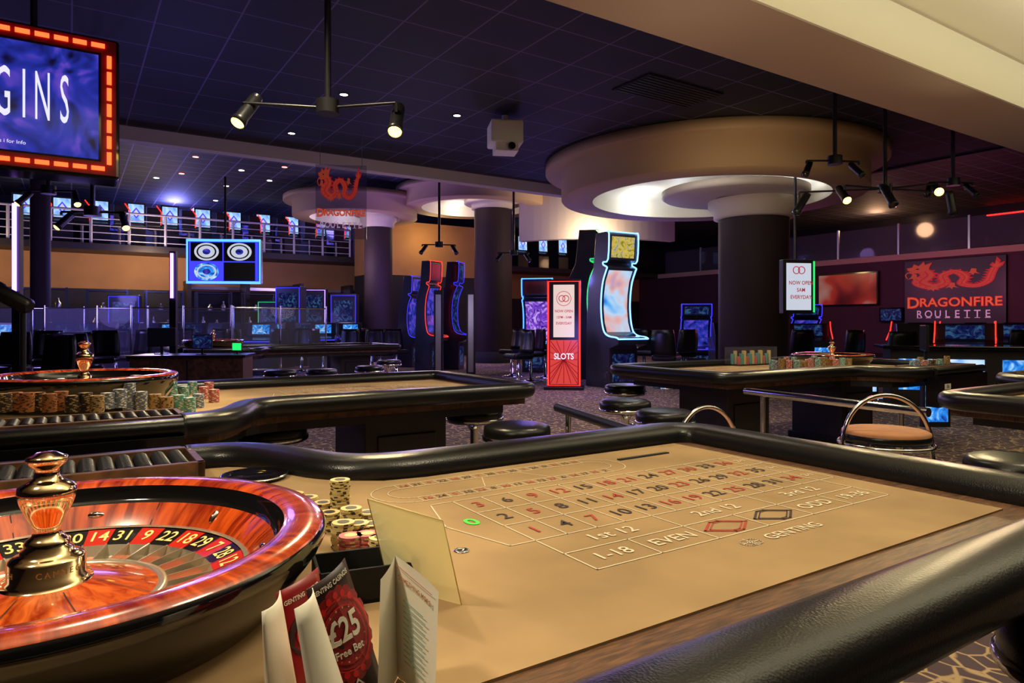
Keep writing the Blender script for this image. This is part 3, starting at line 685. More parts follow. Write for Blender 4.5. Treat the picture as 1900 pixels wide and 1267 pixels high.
# ---------------- dragon sign artwork
def dragon(mb,X,w,h,main='drag1'):
    S=lambda P:[(x*w,y*h) for x,y in P]
    def ribbon(sp,wd,z,m):
        sp=smooth(sp,6); n=len(sp); L_=[];R_=[]
        for i,p in enumerate(sp):
            a=sp[max(0,i-1)];b=sp[min(n-1,i+1)];d=b-a; d=d.normalized(); nn=Vector((-d.y,d.x)); t=i/(n-1); ww=wd(t); L_.append(p+nn*ww);R_.append(p-nn*ww)
        for i in range(n-1): mb.poly(S([tuple(L_[i]),tuple(L_[i+1]),tuple(R_[i+1]),tuple(R_[i])]),z,m,X)
        return sp,L_
    body=[(-.33,.22),(-.27,.05),(-.36,-.15),(-.22,-.3),(-.08,-.2),(-.1,.02),(.03,.12),(.13,-.05),(.1,-.24),(.24,-.32),(.36,-.2),(.40,.02),(.43,.18)]
    f=lambda t:.045*(1-.75*t)+.014+.024*math.sin(min(1,t*3)*PI)
    ribbon(body,lambda t:f(t)+.018,0,'drag2'); sp,L_=ribbon(body,f,.003,main); 
    ribbon(body,lambda t:f(t)*.2,.005,'drag2')
    for i in range(2,len(sp)-4,2):
        p=L_[i];q=L_[i+2];m_=(p+q)/2; nn=(L_[i]-sp[i]).normalized(); mb.poly(S([tuple(p),tuple(m_+nn*.06),tuple(q)]),.004,'drag2',X)
        r_=sp[i]-(L_[i]-sp[i])*.9; mb.poly(S([tuple(sp[i]-(L_[i]-sp[i])*.3),tuple(r_),tuple(sp[i+1]-(L_[i+1]-sp[i+1])*.6)]),.0055,'drag2',X)
    head=[(-.26,.2),(-.36,.14),(-.44,.12),(-.50,.17),(-.44,.19),(-.49,.22),(-.5,.29),(-.44,.31),(-.42,.4),(-.37,.34),(-.31,.46),(-.3,.36),(-.22,.42),(-.25,.3)]
    mb.poly(S([(x*1.06+.02,y*1.1-.02) for x,y in head]),.006,'drag2',X); mb.poly(S(head),.009,main,X)
    mb.poly(S([(-.41,.25),(-.38,.28),(-.36,.25),(-.38,.24)]),.012,'inkd',X)
    for cx,cy in((-.2,-.38),(.0,-.33),(-.42,-.02),(.22,.05)):
        mb.poly(S([(cx-.02,cy+.14),(cx+.03,cy+.12),(cx+.03,cy+.03),(cx+.07,cy-.03),(cx+.01,cy),(cx,cy-.06),(cx-.03,cy),(cx-.08,cy-.03),(cx-.04,cy+.04)]),.007,main,X)
    fl=[(.43,.15),(.38,.25),(.41,.33),(.43,.28),(.45,.48),(.49,.36),(.48,.3),(.53,.33),(.51,.22),(.47,.15)]
    mb.poly(S(fl),.006,'drag2',X); mb.poly(S([(.44+(x-.44)*.6,.2+(y-.2)*.6) for x,y in fl]),.009,main,X)
    ribbon([(-.46,.2),(-.52,.1),(-.5,-.02)],lambda t:.008,.008,main)
def wd(t):
    v=glyph(t,0)[0]; return max(a[0] for a in v)-min(a[0] for a in v)
def deco(mb,size,X,xs,main,edge,gap):
    wD=wd('D')*1.28; wR=wd('RAGONFIRE'); g=.09; tot=wD+g+wR
    xD=(-tot/2+wD/2)*size*xs; xR=(tot/2-wR/2)*size*xs
    for mt,bo,lift in((edge,.045,0),(main,.0,gap)):
        mb.text('D',size*1.28,mt,X@T(xD,-.02*size,lift),xs,bo); mb.text('RAGONFIRE',size,mt,X@T(xR,0,lift),xs,bo)
def spaced(mb,word,size,mt,X,pitch,bold):
    # letterspaced capitals with small serif feet
    n=len(word)
    for i,ch in enumerate(word):
        x=(i-(n-1)/2)*pitch; mb.text(ch,size,mt,X@T(x,0,0),.95,bold)
        mb.line((x-size*.22,-size*.355),(x+size*.22,-size*.355),size*.05,0,mt,X)
o=root('wall_sign',W(23.93,10.66,0),TH-PI/2,'plum wall sign with orange dragon emblem and lettering','sign')
MB().bx(-1.5,1.5,-.02,.04,1.2,3.3,'cardblk').done('backing',o)
mb=MB(); dragon(mb,T(0,-.03,2.74)@UP,2.8,1.1,'drag3'); mb.done('dragon_emblem',o)
mb=MB(); deco(mb,.40,T(0,-.035,1.88)@UP,1.12,'drag1','drag2',.015); spaced(mb,'ROULETTE',.33,'signtx',T(0,-.04,1.5)@UP,.29,.008); mb.done('lettering',o)
g=bear(633,9); o=root('hanging_glass_sign',g,d2r(8),'hanging translucent glass sign with dragon emblem','sign')
MB().bx(-.33,.33,0.0,.01,2.32,3.3,'smoke').done('glass_panel',o)
mb=MB(); dragon(mb,T(-.02,-.012,3.03)@UP,.54,.52,'drag3'); mb.done('dragon_emblem',o)
mb=MB(); deco(mb,.115,T(0,-.012,2.66)@UP,.86,'drag1','drag2',.004); spaced(mb,'ROULETTE',.10,'signtx',T(0,-.012,2.5)@UP,.07,.012); mb.done('lettering',o)
for x in(-.27,.27): MB().rod((x,0,3.29),(x,0,3.8),.004,'steel').done('suspension_wire',o)
def walltv(p,q,z,w,h,mt,label,name='wall_television'):
    o=root(name,W(p,q,0),TH-PI/2,label,'television')
    MB().bx(-w/2,w/2,-.05,.04,z-h/2,z+h/2,'gloss').done('frame',o); MB().bx(-w/2+.05,w/2-.05,-.056,-.05,z-h/2+.05,z+h/2-.05,mt).done('display',o); return o
walltv(23.9,14.2,2.45,2.3,1.2,'sorange','television on plum wall showing red picture')
walltv(23.9,16.6,1.9,1.5,.9,'matte','dark television on plum wall')
walltv(23.9,19.5,2.4,1.2,.8,'sblue','blue television on plum wall')
walltv(23.9,12.6,1.5,.8,.5,'sdim','small dim screen on plum wall')
# ---------------- track lights
def head(mb_parent,loc,d,on=True,s=1.0):
    d=Vector(d).normalized(); X=T(loc)@d.to_track_quat('Z','Y').to_matrix().to_4x4()@Matrix.Diagonal((s,s,s,1))
    MB().lathe([(.025,-.13),(.033,-.12),(.033,.02),(.038,.03),(.038,.06),(.035,.06),(.032,.045)],'black',20,X=X,cap=False).cyl(.03,-.14,-.12,'black',16,X=X).done('spotlight_head',mb_parent)
    MB().lathe([(.034,.05),(.030,.062),(.018,.070),(.001,.073)],'warm' if on else 'gloss',20,X=X).done('lens',mb_parent)
def track(hub,ceil,heads,label,s=1.2):
    o=root('ceiling_spotlight_fixture',(hub[0],hub[1],0),0,label,'light fixture')
    z=hub[2]
    MB().rod((0,0,z),(0,0,ceil),.022,'black').cyl(.06,ceil-.04,ceil,'black',20).done('drop_pole',o)
    MB().cyl(.075,z-.03,z+.06,'black',24).done('hub',o)
    for dx,dy,dz,dd,on,en in heads:
        e=Vector((dx,dy,z+.01)); MB().rod((0,0,z+.01),e,.011,'black').done('arm',o)
        MB().rod(e,e+Vector((0,0,-dz)),.012,'black').done('drop_stem',o)
        hl=e+Vector((0,0,-dz-.08)); head(o,hl,dd,on,s)
        if en:
            P=Vector((hub[0],hub[1],0))+hl+Vector(dd).normalized()*.14
            light('spot_lamp','SPOT',P,en,(1,.80,.42),.04,P+Vector(dd),1.5,.7)
    return o
track((bear(608,4.5).x,4.5,el(203,4.5)),3.8,[(-.52,-.1,.0,(-.3,-.5,-.8),True,100),(.47,-.1,.06,(.0,-.6,-.8),True,100)],'black ceiling fixture with adjustable spotlights, lamps lit',1.3)
track((bear(1642,7.8).x,7.8,el(352,7.8)),3.8,[(-.56,-.2,.05,(.0,-.8,-.7),True,110),(.42,-.3,.0,(-.4,-1,-.4),True,110),(-.9,.2,.1,(-.6,0,-1),False,0),(-.1,-.3,.1,(.3,-.4,-1),False,0),(.9,.2,.1,(.3,.2,-1),False,0)],'black ceiling fixture with cluster of spotlights, lamps lit',1.35)
for c,d,rt,on in[(815,12,455,False),(953,13,470,False),(1549,7.2,300,False),(1768,8.2,340,False),(172,6.5,395,True),(90,7.5,355,True)]:
    track((bear(c,d).x,d,el(rt,d)),3.8 if c!=953 else 5.34,[(-.3,0,.03,(-.5,-.5,-.8),on,0),(.28,.05,.03,(.5,-.5,-.8),on,0)],'slim black hanging fixture with two small spotlights',1.0)
for c,r,red in[(638,175,0),(541,247,0),(848,214,0)]:
    Y=2.6*1260/(600-r); p=bear(c,Y,3.8)
    ob=MB().lathe([(.045,-.004),(.045,.0)],'down',20,cap=True).lathe([(.045,-.006),(.06,-.006),(.06,0)],'matte',20,cap=False).done('downlight',loc=p,label='small round recessed ceiling downlight, lit',cat='light fixture',group='recessed ceiling downlights')
for c,r,red in[(363,291,1),(337,322,1),(448,316,0),(420,345,0),(560,350,0),(528,310,1),(500,335,0),(400,372,0),(290,330,0),(640,362,1)]:
    Y=4.15*1260/(600-r); p=bear(c,Y,5.35)
    MB().lathe([(.07,-.006),(.07,.0)],'downr' if red else 'down',16,cap=True).done('downlight',loc=p,label='small red recessed ceiling downlight' if red else 'small white recessed ceiling downlight',cat='light fixture',group='recessed ceiling downlights')
o=MB(); o.box((0,0,3.792),(1.15,.58,.02),'matte')
for k in range(9): o.box((0,-.24+.06*k,3.779),(1.1,.012,.01),'black',)
o.done('ceiling_vent',loc=bear(1240,7.6),rz=TH,label='dark slatted air vent in ceiling',cat='air vent')
o=root('projector',bear(937,8.5),d2r(10),'white ceiling-mounted projector box','projector')
MB().bx(-.2,.2,-.2,.2,3.42,3.7,'paper').done('body',o,bevel=.02)
MB().bx(-.14,.14,-.18,.12,3.32,3.42,'paper').cyl(.045,0,.05,'gloss',20,X=T(.05,-.18,3.37)@UP).done('lens_housing',o,bevel=.005)
MB().rod((0,0,3.7),(0,0,3.8),.04,'paper').done('mounting_pole',o)
def ledbar(c,d,r0,r1,mt,label):
    z0,z1=el(r1,d),el(r0,d); o=root('led_light_bar',bear(c,d),0,label,'light')
    MB().bx(-.045,.045,0,.06,0,z1+.03,'black').bx(-.15,.15,-.12,.18,0,.03,'black').done('housing',o); MB().tube([(0,-.02,z0),(0,-.02,z1)],.022,mt,8).done('light_tube',o)
ledbar(29,7.5,378,540,'purple','vertical violet light bar on black post'); ledbar(320,9.6,470,553,'purple','vertical lilac light bar on black post')
o=root('stand_spotlight',bear(43,4.6),0,'black stage spotlight on slim floor stand','light fixture')
MB().rod((0,0,0),(0,0,1.32),.018,'black').lathe([(.16,0),(.16,.02),(.02,.03)],'black',24).done('stand',o)
X=T(-.06,0,1.36)@R(y=-1.1)
MB().lathe([(.04,-.12),(.055,-.1),(.055,.1),(.065,.12),(.065,.16),(.055,.16)],'black',24,X=X).done('lamp_housing',o)
# ---------------- electronic terminals
def terminal(loc,rz,mt,label='black electronic gaming terminal with small dim screen'):
    o=root('gaming_terminal',loc,rz,label,'gaming terminal','electronic gaming terminals')
    MB().sideext([(-.3,0),(-.3,.7),(-.4,.78),(-.36,.82),(-.05,.9),(.0,1.22),(.12,1.22),(.3,.9),(.3,0)],-.32,.32,'cab').done('cabinet',o,bevel=.01)
    MB().add([(-.2,-.047,.95),(.2,-.047,.95),(.2,-.016,1.17),(-.2,-.016,1.17)],[(0,1,2,3)],mt).done('screen',o)
    MB().tube([(-.32,-.4,.78),(.32,-.4,.78)],.012,'blue2',6).done('edge_light',o)
    return o
tA=terminal(bear(240,16),d2r(-20),'sdim'); tB=terminal(bear(600,17.6),d2r(10),'scyan','black electronic gaming terminal with lit blue screen'); tC=terminal(bear(440,16.5),d2r(160),'scyan','black electronic gaming terminal seen from behind')
for c,d,a in[(120,14.9,60),(160,16.4,30),(360,18.4,20),(565,19.4,-20),(610,20.4,10),(480,20.4,15)]: dup(tA,bear(c,d),d2r(a))
for c,d,a in[(315,17.2,-10),(515,18.5,-30),(650,18.8,20),(485,15.9,0),(8,14.2,30)]: dup(tB,bear(c,d),d2r(a))
for c,d,a in[(200,18.2,180),(410,20.2,190),(300,19.4,170),(1345,16.4,180),(1700,15.4,190),(1800,14.2,200),(1885,15.8,170)]: dup(tC,bear(c,d),d2r(a))
def outline(loc,rz,h,neon,label):
    o=root('outlined_cabinet',loc,rz,label,'gaming cabinet','outlined cabinets under balcony')
    MB().bx(-.4,.4,-.2,.2,0,h,'cab').done('housing',o,bevel=.02)
    MB().tube([(-.37,-.21,.9),(-.37,-.21,h-.05),(.37,-.21,h-.05),(.37,-.21,.9)],.010,neon,6,True).done('neon_outline',o)
    MB().bx(-.28,.28,-.206,-.201,1.25,h-.2,'sdim').done('screen',o)
    return o
for c,d,a,h_,nn,lb_ in[(505,21.0,10,1.9,'green','tall dark cabinet with green outline'),(540,20.2,-10,2.3,'blue2','tall dark cabinet with blue outline'),(583,21.6,5,2.3,'purple','tall dark cabinet with violet outline'),(232,19.2,20,2.0,'blue2','tall dark cabinet with blue outline'),(640,21.0,0,2.1,'blue2','tall dark cabinet with blue outline')]: outline(bear(c,d),d2r(a),h_,nn,lb_)
def gscreen(loc,rz):
    o=root('glass_partition',loc,rz,'framed dark glass partition with chrome bars','partition','glass partitions by the terminals')
    MB().bx(-.9,.9,-.01,.01,.3,1.5,'glass').done('glass_pane',o)
    for x in(-.9,0,.9): MB().rod((x,0,0),(x,0,1.55),.02,'chrome').done('upright',o)
    for z in(.3,1.5): MB().rod((-.9,0,z),(.9,0,z),.015,'chrome').done('cross_bar',o)
    return o
gs=gscreen(bear(180,13.3),d2r(15))
for c,d,a in[(340,13.3,20),(520,13.4,30),(60,13.7,20)]: dup(gs,bear(c,d),d2r(a))
def cage(loc,rz):
    o=root('display_rack',loc,rz,'black open metal rack under balcony','rack','black racks under balcony')
    for x in(-.5,.5):
        for y in(-.2,.2): MB().bx(x-.025,x+.025,y-.025,y+.025,0,2.2,'gun').done('post',o)
    for z in(.1,.6,1.1,1.6,2.15): MB().bx(-.5,.5,-.22,.22,z-.015,z+.015,'gun').done('shelf',o)
    for x,z,hh_ in((-.3,1.115,.3),(.1,1.115,.2),(.3,1.615,.3),(-.2,.615,.35),(-.1,1.615,.2)): MB().lathe([(.07,z),(.08,z+hh_*.5),(.03,z+hh_*.7),(.03,z+hh_)],'steel',10,c=(x,0,0)).done('bottle',o)
    return o
k0=cage(W(-2.2,22.5),TH)
for p,q in[(-.6,22.7),(.9,23.3),(2.4,23.3),(3.8,23.3),(5.2,23.3),(6.6,23.2)]: dup(k0,W(p,q))
for i in range(5):
    mb=MB(); mb.bx(-.06,.06,-.5,.5,0,2.6,'dark').bx(-.06,1.7,.4,.5,2.35,2.45,'steel').done('booth_partition',loc=W(3.2+1.8*i,24.5),rz=TH,label='tall dark booth divider beneath balcony',cat='partition',group='booth dividers under balcony')
o=root('pit_desk',bear(360,8.6),d2r(10),'low dark wooden pit desk with equipment','desk')
MB().bx(-.65,.65,-.3,.3,.05,.78,'tablewood').bx(-.68,.68,-.33,.33,.78,.81,'black').bx(-.6,.6,-.27,.27,0,.05,'matte').bx(-.01,.01,-.305,-.3,.1,.75,'matte').done('cabinet',o,bevel=.006)
def deskmon(loc,rz,mt,label,s=1):
    o=root('computer_monitor',loc,rz,label,'computer monitor'); o.scale=(s,s,s)
    MB().bx(-.2,.2,-.02,.02,.12,.42,'black').done('housing',o,bevel=.008); MB().bx(-.18,.18,-.024,-.02,.14,.40,mt).done('display',o)
    MB().bx(-.02,.02,0,.03,.01,.2,'black').bx(-.1,.1,-.08,.1,0,.015,'black').done('stand',o)
deskmon(bear(300,8.6,.81),.4,'matte','small black monitor on pit desk',.8); deskmon(bear(440,8.65,.81),-.2,'green','small monitor with green display on pit desk',.35)
deskmon(bear(375,8.5,.81),.2,'sdim','small dim monitor on pit desk',.6)
deskmon(W(8.3,4.0,.762),TH+PI+.6,'matte','black monitor at roulette wheel'); 
def redbar(loc,rz):
    o=root('red_light_terminal',loc,rz,'black gaming console with angled red light line','gaming console','red lit consoles')
    MB().sideext([(-.3,0),(-.3,.8),(.0,.9),(.1,1.2),(.2,1.2),(.3,.8),(.3,0)],-.45,.45,'cab').done('cabinet',o,bevel=.01)
    MB().bx(-.4,.4,-.302,-.3,.2,.65,'scyan').done('lower_screen',o)
    MB().add([(-.3,-.03,.92),(.3,-.03,.92),(.3,.08,1.17),(-.3,.08,1.17)],[(0,1,2,3)],'sdim').done('upper_screen',o)
    for sx in(-1,1): MB().tube([(sx*.46,-.02,1.24),(sx*.46,-.1,1.05),(sx*.46,-.33,.85)],.012,'redn',6).done('red_edge',o)
    return o
rb=redbar(bear(1500,15.8),d2r(-15))
for c,d,a in[(1790,12.4,-35),(1895,14.2,-30),(1700,14.0,170)]: dup(rb,bear(c,d),d2r(a))
o=root('bar_counter',bear(1830,9.2),d2r(-20),'long dark counter with lit blue screens on its front','counter')
MB().sideext([(-.3,0),(-.3,.85),(.3,.85),(.3,0)],-1.2,1.2,'dark').bx(-1.3,1.3,-.4,.4,.85,.9,'gloss').done('cabinet',o,bevel=.01)
for x in(-.9,-.3,.3,.9): MB().bx(x-.2,x+.2,-.31,-.302,.3,.72,'spale' if x in(-.3,.9) else 'scyan').done('lit_panel',o)
for c,d,mt in((1292,11.4,'scyan'),(1735,7.9,'scyan'),(1610,11.4,'spale')):
    o=root('floor_display',bear(c,d),0,'low illuminated advertising screen standing on carpet','screen','low floor displays'); hh=.62 if c<1500 else .55
    MB().bx(-.16,.16,-.03,.03,0,hh,'black').done('housing',o); MB().bx(-.13,.13,-.034,-.03,.06,hh-.04,mt).done('display',o)
for c in(814,874): MB().bx(-.1,.1,-.1,.1,0,1.95,'black').bx(-.06,.06,-.104,-.1,.1,1.85,'steel').done('security_gate_post',loc=bear(c,15.4),label='slim black and grey vertical gate post',cat='gate post',group='gate posts near column')
def barrier(a,b,label,z=.66,mt='black'):
    d=b-a; o=root('pit_barrier',(0,0,0),0,label,'barrier')
    MB().rod((a.x,a.y,z),(b.x,b.y,z),.028,mt).done('bar',o)
    for p in(a+d*.12,a+d*.88): MB().rod((p.x,p.y,0),(p.x,p.y,z),.018,'chrome').lathe([(.07,0),(.07,.01),(.02,.02)],'chrome',20,c=(p.x,p.y,0)).done('post',o)
barrier(W(2.62,3.5),W(2.2,2.0),'black bar closing the dealer pit between tables')
barrier(W(4.35,3.4),W(4.2,2.0),'chrome bar closing the dealer pit between tables',.68,'chrome')
# ---------------- foreground table items
lb='stack of cream casino chips beside roulette wheel'
for c,r,n in[(546,938,9),(572,948,10),(631,962,26),(612,985,12),(652,990,16),(682,985,12),(598,962,11),(664,1010,13),(636,1016,15),(690,1008,12)]:
    chips(ontab(c,r),n,'chipg','chipd',lb,.022)
for c,r in[(650,1040),(682,1036)]: chips(ontab(c,r),14,'chipp','chipg','stack of pink casino chips beside black tray',.022)
chips(ontab(706,1044),14,'chipg','chipd',lb,.022)
bl=ontab(672,1098); o=root('chip_box',bl,TH-.2,'open black box beside chip stacks','box')
mb=MB(); 
mb.bx(-.075,.085,-.05,.05,0,.006,'matte').bx(-.075,.085,-.05,-.045,0,.055,'matte').bx(-.075,.085,.045,.05,0,.055,'matte').bx(-.075,-.07,-.05,.05,0,.055,'matte').bx(.08,.085,-.05,.05,0,.055,'matte').done('body',o)
def pt(c,r,Y): return Vector(((c-950)/1260*Y,Y,CAMH+(600-r)/1260*Y))
def curved(mb,bl_,br_,tl,tr,m,bow=0,n=8,off=0):
    bl_,br_,tl,tr=[Vector(p) for p in(bl_,br_,tl,tr)]; nn=(br_-bl_).cross(tl-bl_).normalized()
    vs=[];fs=[]
    for i in range(n+1):
        t=i/n; b=bow*4*t*(1-t)
        for j in range(n+1):
            s=j/n; p=(bl_*(1-t)+br_*t)*(1-s)+(tl*(1-t)+tr*t)*s+nn*(b+off); vs.append(p)
    k=n+1
    for i in range(n):
        for j in range(n): fs.append((i*k+j,(i+1)*k+j,(i+1)*k+j+1,i*k+j+1))
    mb.add(vs,fs,m,True); 
    def f(x,y):
        b=bow*4*x*(1-x); return (bl_*(1-x)+br_*x)*(1-y)+(tl*(1-x)+tr*x)*y+nn*(b+off)
    def art(s,cx,cy,size,mt,lift,xs=1,bold=.01,poly=None):
        w=(br_-bl_).length; h=(tl-bl_).length
        if poly is None: V,F=glyph(s,bold); V=[(v[0]*size*xs,v[1]*size) for v in V]
        else: V=poly; F=[tuple(range(len(poly)))]
        out=[f(cx+v[0]/w,cy+v[1]/h)+nn*lift for v in V]; mb.add(out,F,mt)
    return art
def solid(o,t=.0008):
    s=o.modifiers.new('s','SOLIDIFY'); s.thickness=t; return o
o=root('acrylic_sign_holder',(0,0,0),0,'clear angled acrylic menu holder with yellow light painted into its sheets','sign holder')
BL=ontab(722,1085);BR=ontab(856,1122);TL=pt(682,925,1.10);TR=pt(822,966,1.0)
mb=MB(); curved(mb,BL,BR,TL,TR,'acryl_glow'); mb.done('sheet',o)
bk=Vector((-.01,.06,0)); mb=MB(); curved(mb,BL+bk,BR+bk,TL,TR,'acryl_glow'); mb.done('back_sheet',o)
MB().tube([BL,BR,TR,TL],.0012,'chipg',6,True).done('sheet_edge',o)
circ=lambda r,n=28:[(r*math.cos(2*PI*k/n),r*math.sin(2*PI*k/n)) for k in range(n)]
Z0=.763
def fp(c,Y): return Vector(((c-950)/1260*Y,Y,Z0))
o=root('folded_leaflet',(0,0,0),0,'folded black and red promotional leaflet with pale inside','leaflet','folded leaflets beside the wheel')
mb=MB(); art=curved(mb,fp(622,.76),fp(716,.81),pt(568,1095,.74),pt(640,1035,.79),'cardblk',.006)
for k in range(18):
    a=k*2*PI/18; art('',.5+.042*math.cos(a)/.085,.54+.052*math.sin(a)/.175,0,'cardmar',.0005,poly=circ(.010,8))
    a+=.17; art('',.5+.041*math.cos(a)/.085,.54+.053*math.sin(a)/.175,0,'cardred',.0007,poly=circ(.004,8))
art('',.5,.54,0,'cardred',.0009,poly=circ(.041)); art('',.5,.54,0,'cardmar',.0012,poly=circ(.038)); art('',.5,.54,0,'cardred',.0015,poly=circ(.0325)); art('',.5,.54,0,'cardmar',.0018,poly=circ(.031)); art('£25',.5,.58,.038,'paper',.0024,.85,.02); art('Free Bet',.5,.42,.012,'paper',.0024,1,.01)
for k in range(18):
    a=k*2*PI/18; art('',.5+.035*math.cos(a)/.08,.54+.035*math.sin(a)/.175,0,'chipg',.0016,poly=circ(.0013,6))
art('GENTING CASINOS',.5,.93,.0075,'paper',.001,.9,.01); art('',.5,.13,0,'paper',.001,poly=[(-.009,0),(0,.011),(.009,0),(0,-.011)]); art('',.5,.13,0,'cardblk',.0016,poly=[(-.006,0),(0,.008),(.006,0),(0,-.008)])
solid(mb.done('front_cover',o))
mb=MB(); curved(mb,fp(590,.69),fp(662,.74),pt(546,1130,.70),pt(580,1090,.74),'paper',.01); solid(mb.done('back_cover',o))
o=root('folded_leaflet',(0,0,0),0,'folded dark red leaflet standing beside roulette wheel','leaflet','folded leaflets beside the wheel')
mb=MB(); art=curved(mb,fp(545,.80),fp(620,.86),pt(512,1100,.80),pt(590,1052,.86),'cardmar',.006)
art('GENTING CASINO',.5,.86,.0075,'paper',.001,.9,.01); art('',.45,.5,0,'cardblk',.0008,poly=circ(.026)); art('',.45,.5,0,'cardred',.0012,poly=circ(.016))
solid(mb.done('front_cover',o))
mb=MB(); curved(mb,fp(495,.72),fp(562,.75),pt(486,1135,.72),pt(520,1095,.78),'paper',.01); solid(mb.done('back_cover',o))
o=root('menu_card',(0,0,0),0,'cream folded menu card standing upright beside leaflets','menu card')
mb=MB(); art=curved(mb,fp(738,.84),fp(806,.76),pt(733,1030,.84),pt(814,1098,.76),'paper',-.003)
art('SOMETHING MORE',.5,.86,.0085,'chipo',.004,1,.012)
for k in range(12): art('',.5,.7-.045*k,0,'chipt',.004,poly=[(-.026,-.0006),(.02+.006*(k%2),-.0006),(.02+.006*(k%2),.0006),(-.026,.0006)])
art('',.5,.03,0,'chipp',.004,poly=[(-.04,-.0005),(.04,-.0005),(.04,.0005),(-.04,.0005)]); art('',.5,.95,0,'chipp',.004,poly=[(-.04,-.0005),(.04,-.0005),(.04,.0005),(-.04,.0005)])
mb.done('front_page',o)
mb=MB(); curved(mb,fp(700,.78),fp(738,.84),pt(706,1075,.80),pt(733,1030,.84),'paper',.002)
mb.done('back_page',o)
p=ontab(472,888); MB().lathe([(.06,0),(.085,.004),(.09,.012),(.086,.014),(.07,.006),(.001,.005)],'gloss',40).lathe([(.084,.012),(.09,.014),(.092,.011)],'chrome',40,cap=False).done('chip_dish',loc=p,label='shallow round black dish with chrome lip set in felt',cat='dish')
MB().lathe([(.015,0),(.015,.002),(.011,.003),(.01,.0015),(.001,.0015)],'chrome',28).done('table_lock',loc=ontab(856,1022,.7625),label='small round chrome lock in felt',cat='lock')
cols2=[('chipo','chipd','stack of orange casino chips'),('chipd','chipn','stack of dark casino chips'),('chipb','paper','stack of grey-blue casino chips'),('chipn','chipd','stack of tan casino chips'),('chipt','paper','stack of teal casino chips'),('chipp','paper','stack of pink casino chips')]
def c2_(c,r,n,k,z=.762,rr=.028):
    a,b,l_=cols2[k]; chips(ontab(c,r,z),int(n*1.9),a,b,l_,rr,h=.0042)
for i in range(7): c2_(8+i*21,764-(i%2)*3,random.randint(9,11),0 if i%3 else 1,.815)
for c,r,n,k in[(158,762,10,1),(180,764,9,3),(200,758,9,2),(222,756,11,2)]: c2_(c,r,n,k,.815)
for c,r,n,k in[(240,764,18,2),(262,764,13,2),(252,742,18,2),(276,742,15,1),(288,766,12,3),(310,766,10,3),(300,745,13,5),(332,762,10,4),(352,764,9,4),(341,744,11,4),(368,756,9,2),(378,740,9,5),(320,734,10,4),(397,746,9,5),(388,730,9,5),(357,732,10,4)]: c2_(c,r,n,k)
o=root('playing_card_holder',W(-.1,4.85,.762),TH,'small white card standing near roulette wheel','card')
MB().bx(-.07,.07,-.002,.002,0,.13,'paper').done('card',o)
for i in range(28):
    k=[3,2,4,1,5,0][(i*7+i//3)%6]; a,b,l_=cols2[k]; chips(W(5.3+.036*i,3.76+.075*(i%3)-(.05 if i>20 else 0),.762),random.randint(21,30),a,b,l_,.026,h=.0042)
for i in range(10):
    k=[2,4,5,3,1][i%5]; a,b,l_=cols2[k]; chips(W(6.42+.07*i,3.16+.07*(i%2),.816),random.randint(9,18),a,b,l_,.026,h=.0042)
o=root('chip_display_case',W(6.05,4.66,.762),TH,'clear display case holding rows of casino chips','display case')
MB().bx(-.3,.3,-.1,.1,0,.012,'black').bx(-.3,.3,-.1,.1,.012,.19,'glass').done('case',o)
mb=MB()
for i in range(12):
    for j in range(2): mb.cyl(.02,.012,.09+.03*((i+j)%3),['chipp','chipt','chipg'][(i+j)%3],12,c=(-.25+i*.045,-.04+.08*j,0))
mb.done('chip_rows',o)
# ---------------- lights
warm=(1,.84,.58)
light('table_key','SPOT',(-1.5,.35,3.0),185,warm,.14,(.5,1.6,.76),1.5,.9)
light('table_fill','SPOT',W(1.6,.6,3.15),110,warm,.3,W(1.2,1.3,.76),1.7,.9)
light('wheel_spot','SPOT',W(.2,2.3,3.1),120,warm,.08,W(-.1,1.2,.8),.8,.8)
light('table_two','SPOT',W(1.0,4.0,3.6),230,warm,.15,W(1.0,4.2,.76),1.6,.9)
light('table_three','SPOT',W(5.2,4.2,3.5),240,warm,.15,W(5.4,4.1,.76),1.6,.9)
light('table_four','SPOT',W(4.9,1.5,3.15),120,warm,.15,W(4.9,1.4,.76),1.5,.9)
light('floor_fill','SPOT',W(3.4,3.2,3.1),150,(1,.84,.66),.2,W(3.2,3.4,0),1.7,.9)  # this and the next: unseen spots added to brighten the carpet
light('floor_fill','SPOT',W(5.5,8,3.6),220,(1,.8,.78),.2,W(5.2,8.2,0),2.0,.9)
light('slot_spot','SPOT',bear(1160,10.8,3.6),120,(.85,.8,1),.2,bear(1120,13,1.0),1.0,.9)
light('far_table_spot','SPOT',W(3.4,11.8,5.0),450,(1,.82,.6),.2,W(3.6,12.2,.76),1.4,.9)
light('cove','AREA',W(4.5,.9,2.95),150,(1,.94,.74),1.6,sy=10)  # unseen floating area light added to brighten the cream ceiling
D.objects['cove'].rotation_euler=(PI,0,TH+PI/2)
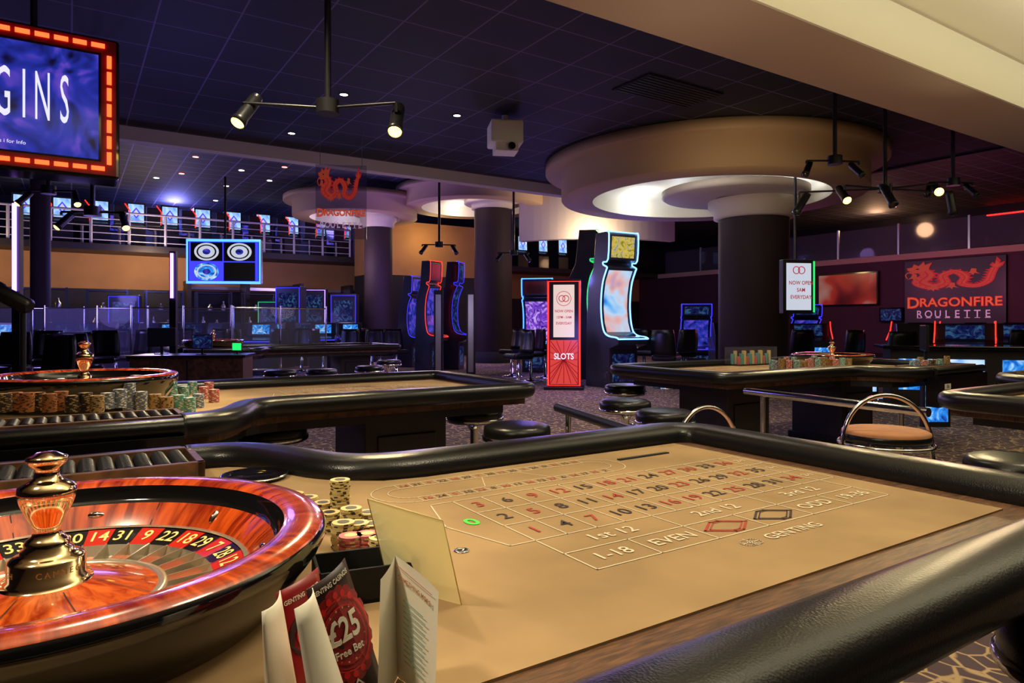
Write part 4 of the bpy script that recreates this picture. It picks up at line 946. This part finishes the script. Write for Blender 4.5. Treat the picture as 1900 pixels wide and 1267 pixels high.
light('soffit_wash','POINT',W(3.2,3.0,2.3),6,(1,.8,.6),.3)
light('canopy_wash','SPOT',W(5.6,4.2,2.4),80,(1,.78,.5),.3,W(8.6,7.0,3.5),1.2,.9)
bl=(.2,.2,1)
for loc,e,cx in[(W(2,20,2.8),220,bl),(W(-1.5,15,2.2),100,(.3,.25,1)),(W(8,18,2.4),170,(.35,.2,1)),(W(3,26,5.0),340,(.25,.25,1)),(W(9,26,5.0),220,(.3,.25,1)),(W(12,13,2.0),110,(.35,.2,1)),(W(20,13,2.6),80,(.9,.15,.4)),(W(21.5,9.5,2.4),75,(.9,.2,.35)),(W(1,7.5,2.4),22,(.25,.2,1)),(W(7.2,9.0,1.0),24,(.3,.2,1)),(W(16,18,4.5),50,(.55,.3,1)),(W(25.5,14,5),90,(1,.55,.3)),(W(7,20,3.0),70,(.8,.6,1)),(W(12.5,15.0,3.6),170,(1,.78,.55)),(W(4.2,9,1.6),25,(.8,.65,1)),(bear(480,14.8,1.4),45,(.2,.25,1)),(bear(140,12.2,1.4),40,(.35,.25,1)),(bear(1000,14.6,1.6),40,(.3,.2,1))]:
    light('wash','POINT',loc,e,cx,.3)  # unseen point lights added to tint and brighten the background
light('tan_wash','POINT',W(2,23.2,3.1),130,(1,.7,.35),.3); light('tan_wash','POINT',W(-2.5,23.2,3.1),90,(1,.7,.35),.3); light('tan_wash','POINT',W(10.5,21.2,4.2),55,(1,.7,.3),.3)
w=D.worlds.new('w'); C.scene.world=w; w.use_nodes=True; w.node_tree.nodes['Background'].inputs[0].default_value=(.16,.12,.3,1); w.node_tree.nodes['Background'].inputs[1].default_value=.1
# ---------------- camera
cam=D.cameras.new('cam'); co=D.objects.new('camera',cam); COL.objects.link(co); co.location=(0,0,CAMH); co.rotation_euler=(PI/2,0,0)
cam.sensor_width=36; cam.lens=36*1260/1900; cam.shift_y=-(633.5-600)/1900; cam.clip_start=.02
C.scene.camera=co
C.scene.view_settings.view_transform='Standard'
C.scene.view_settings.look='None'
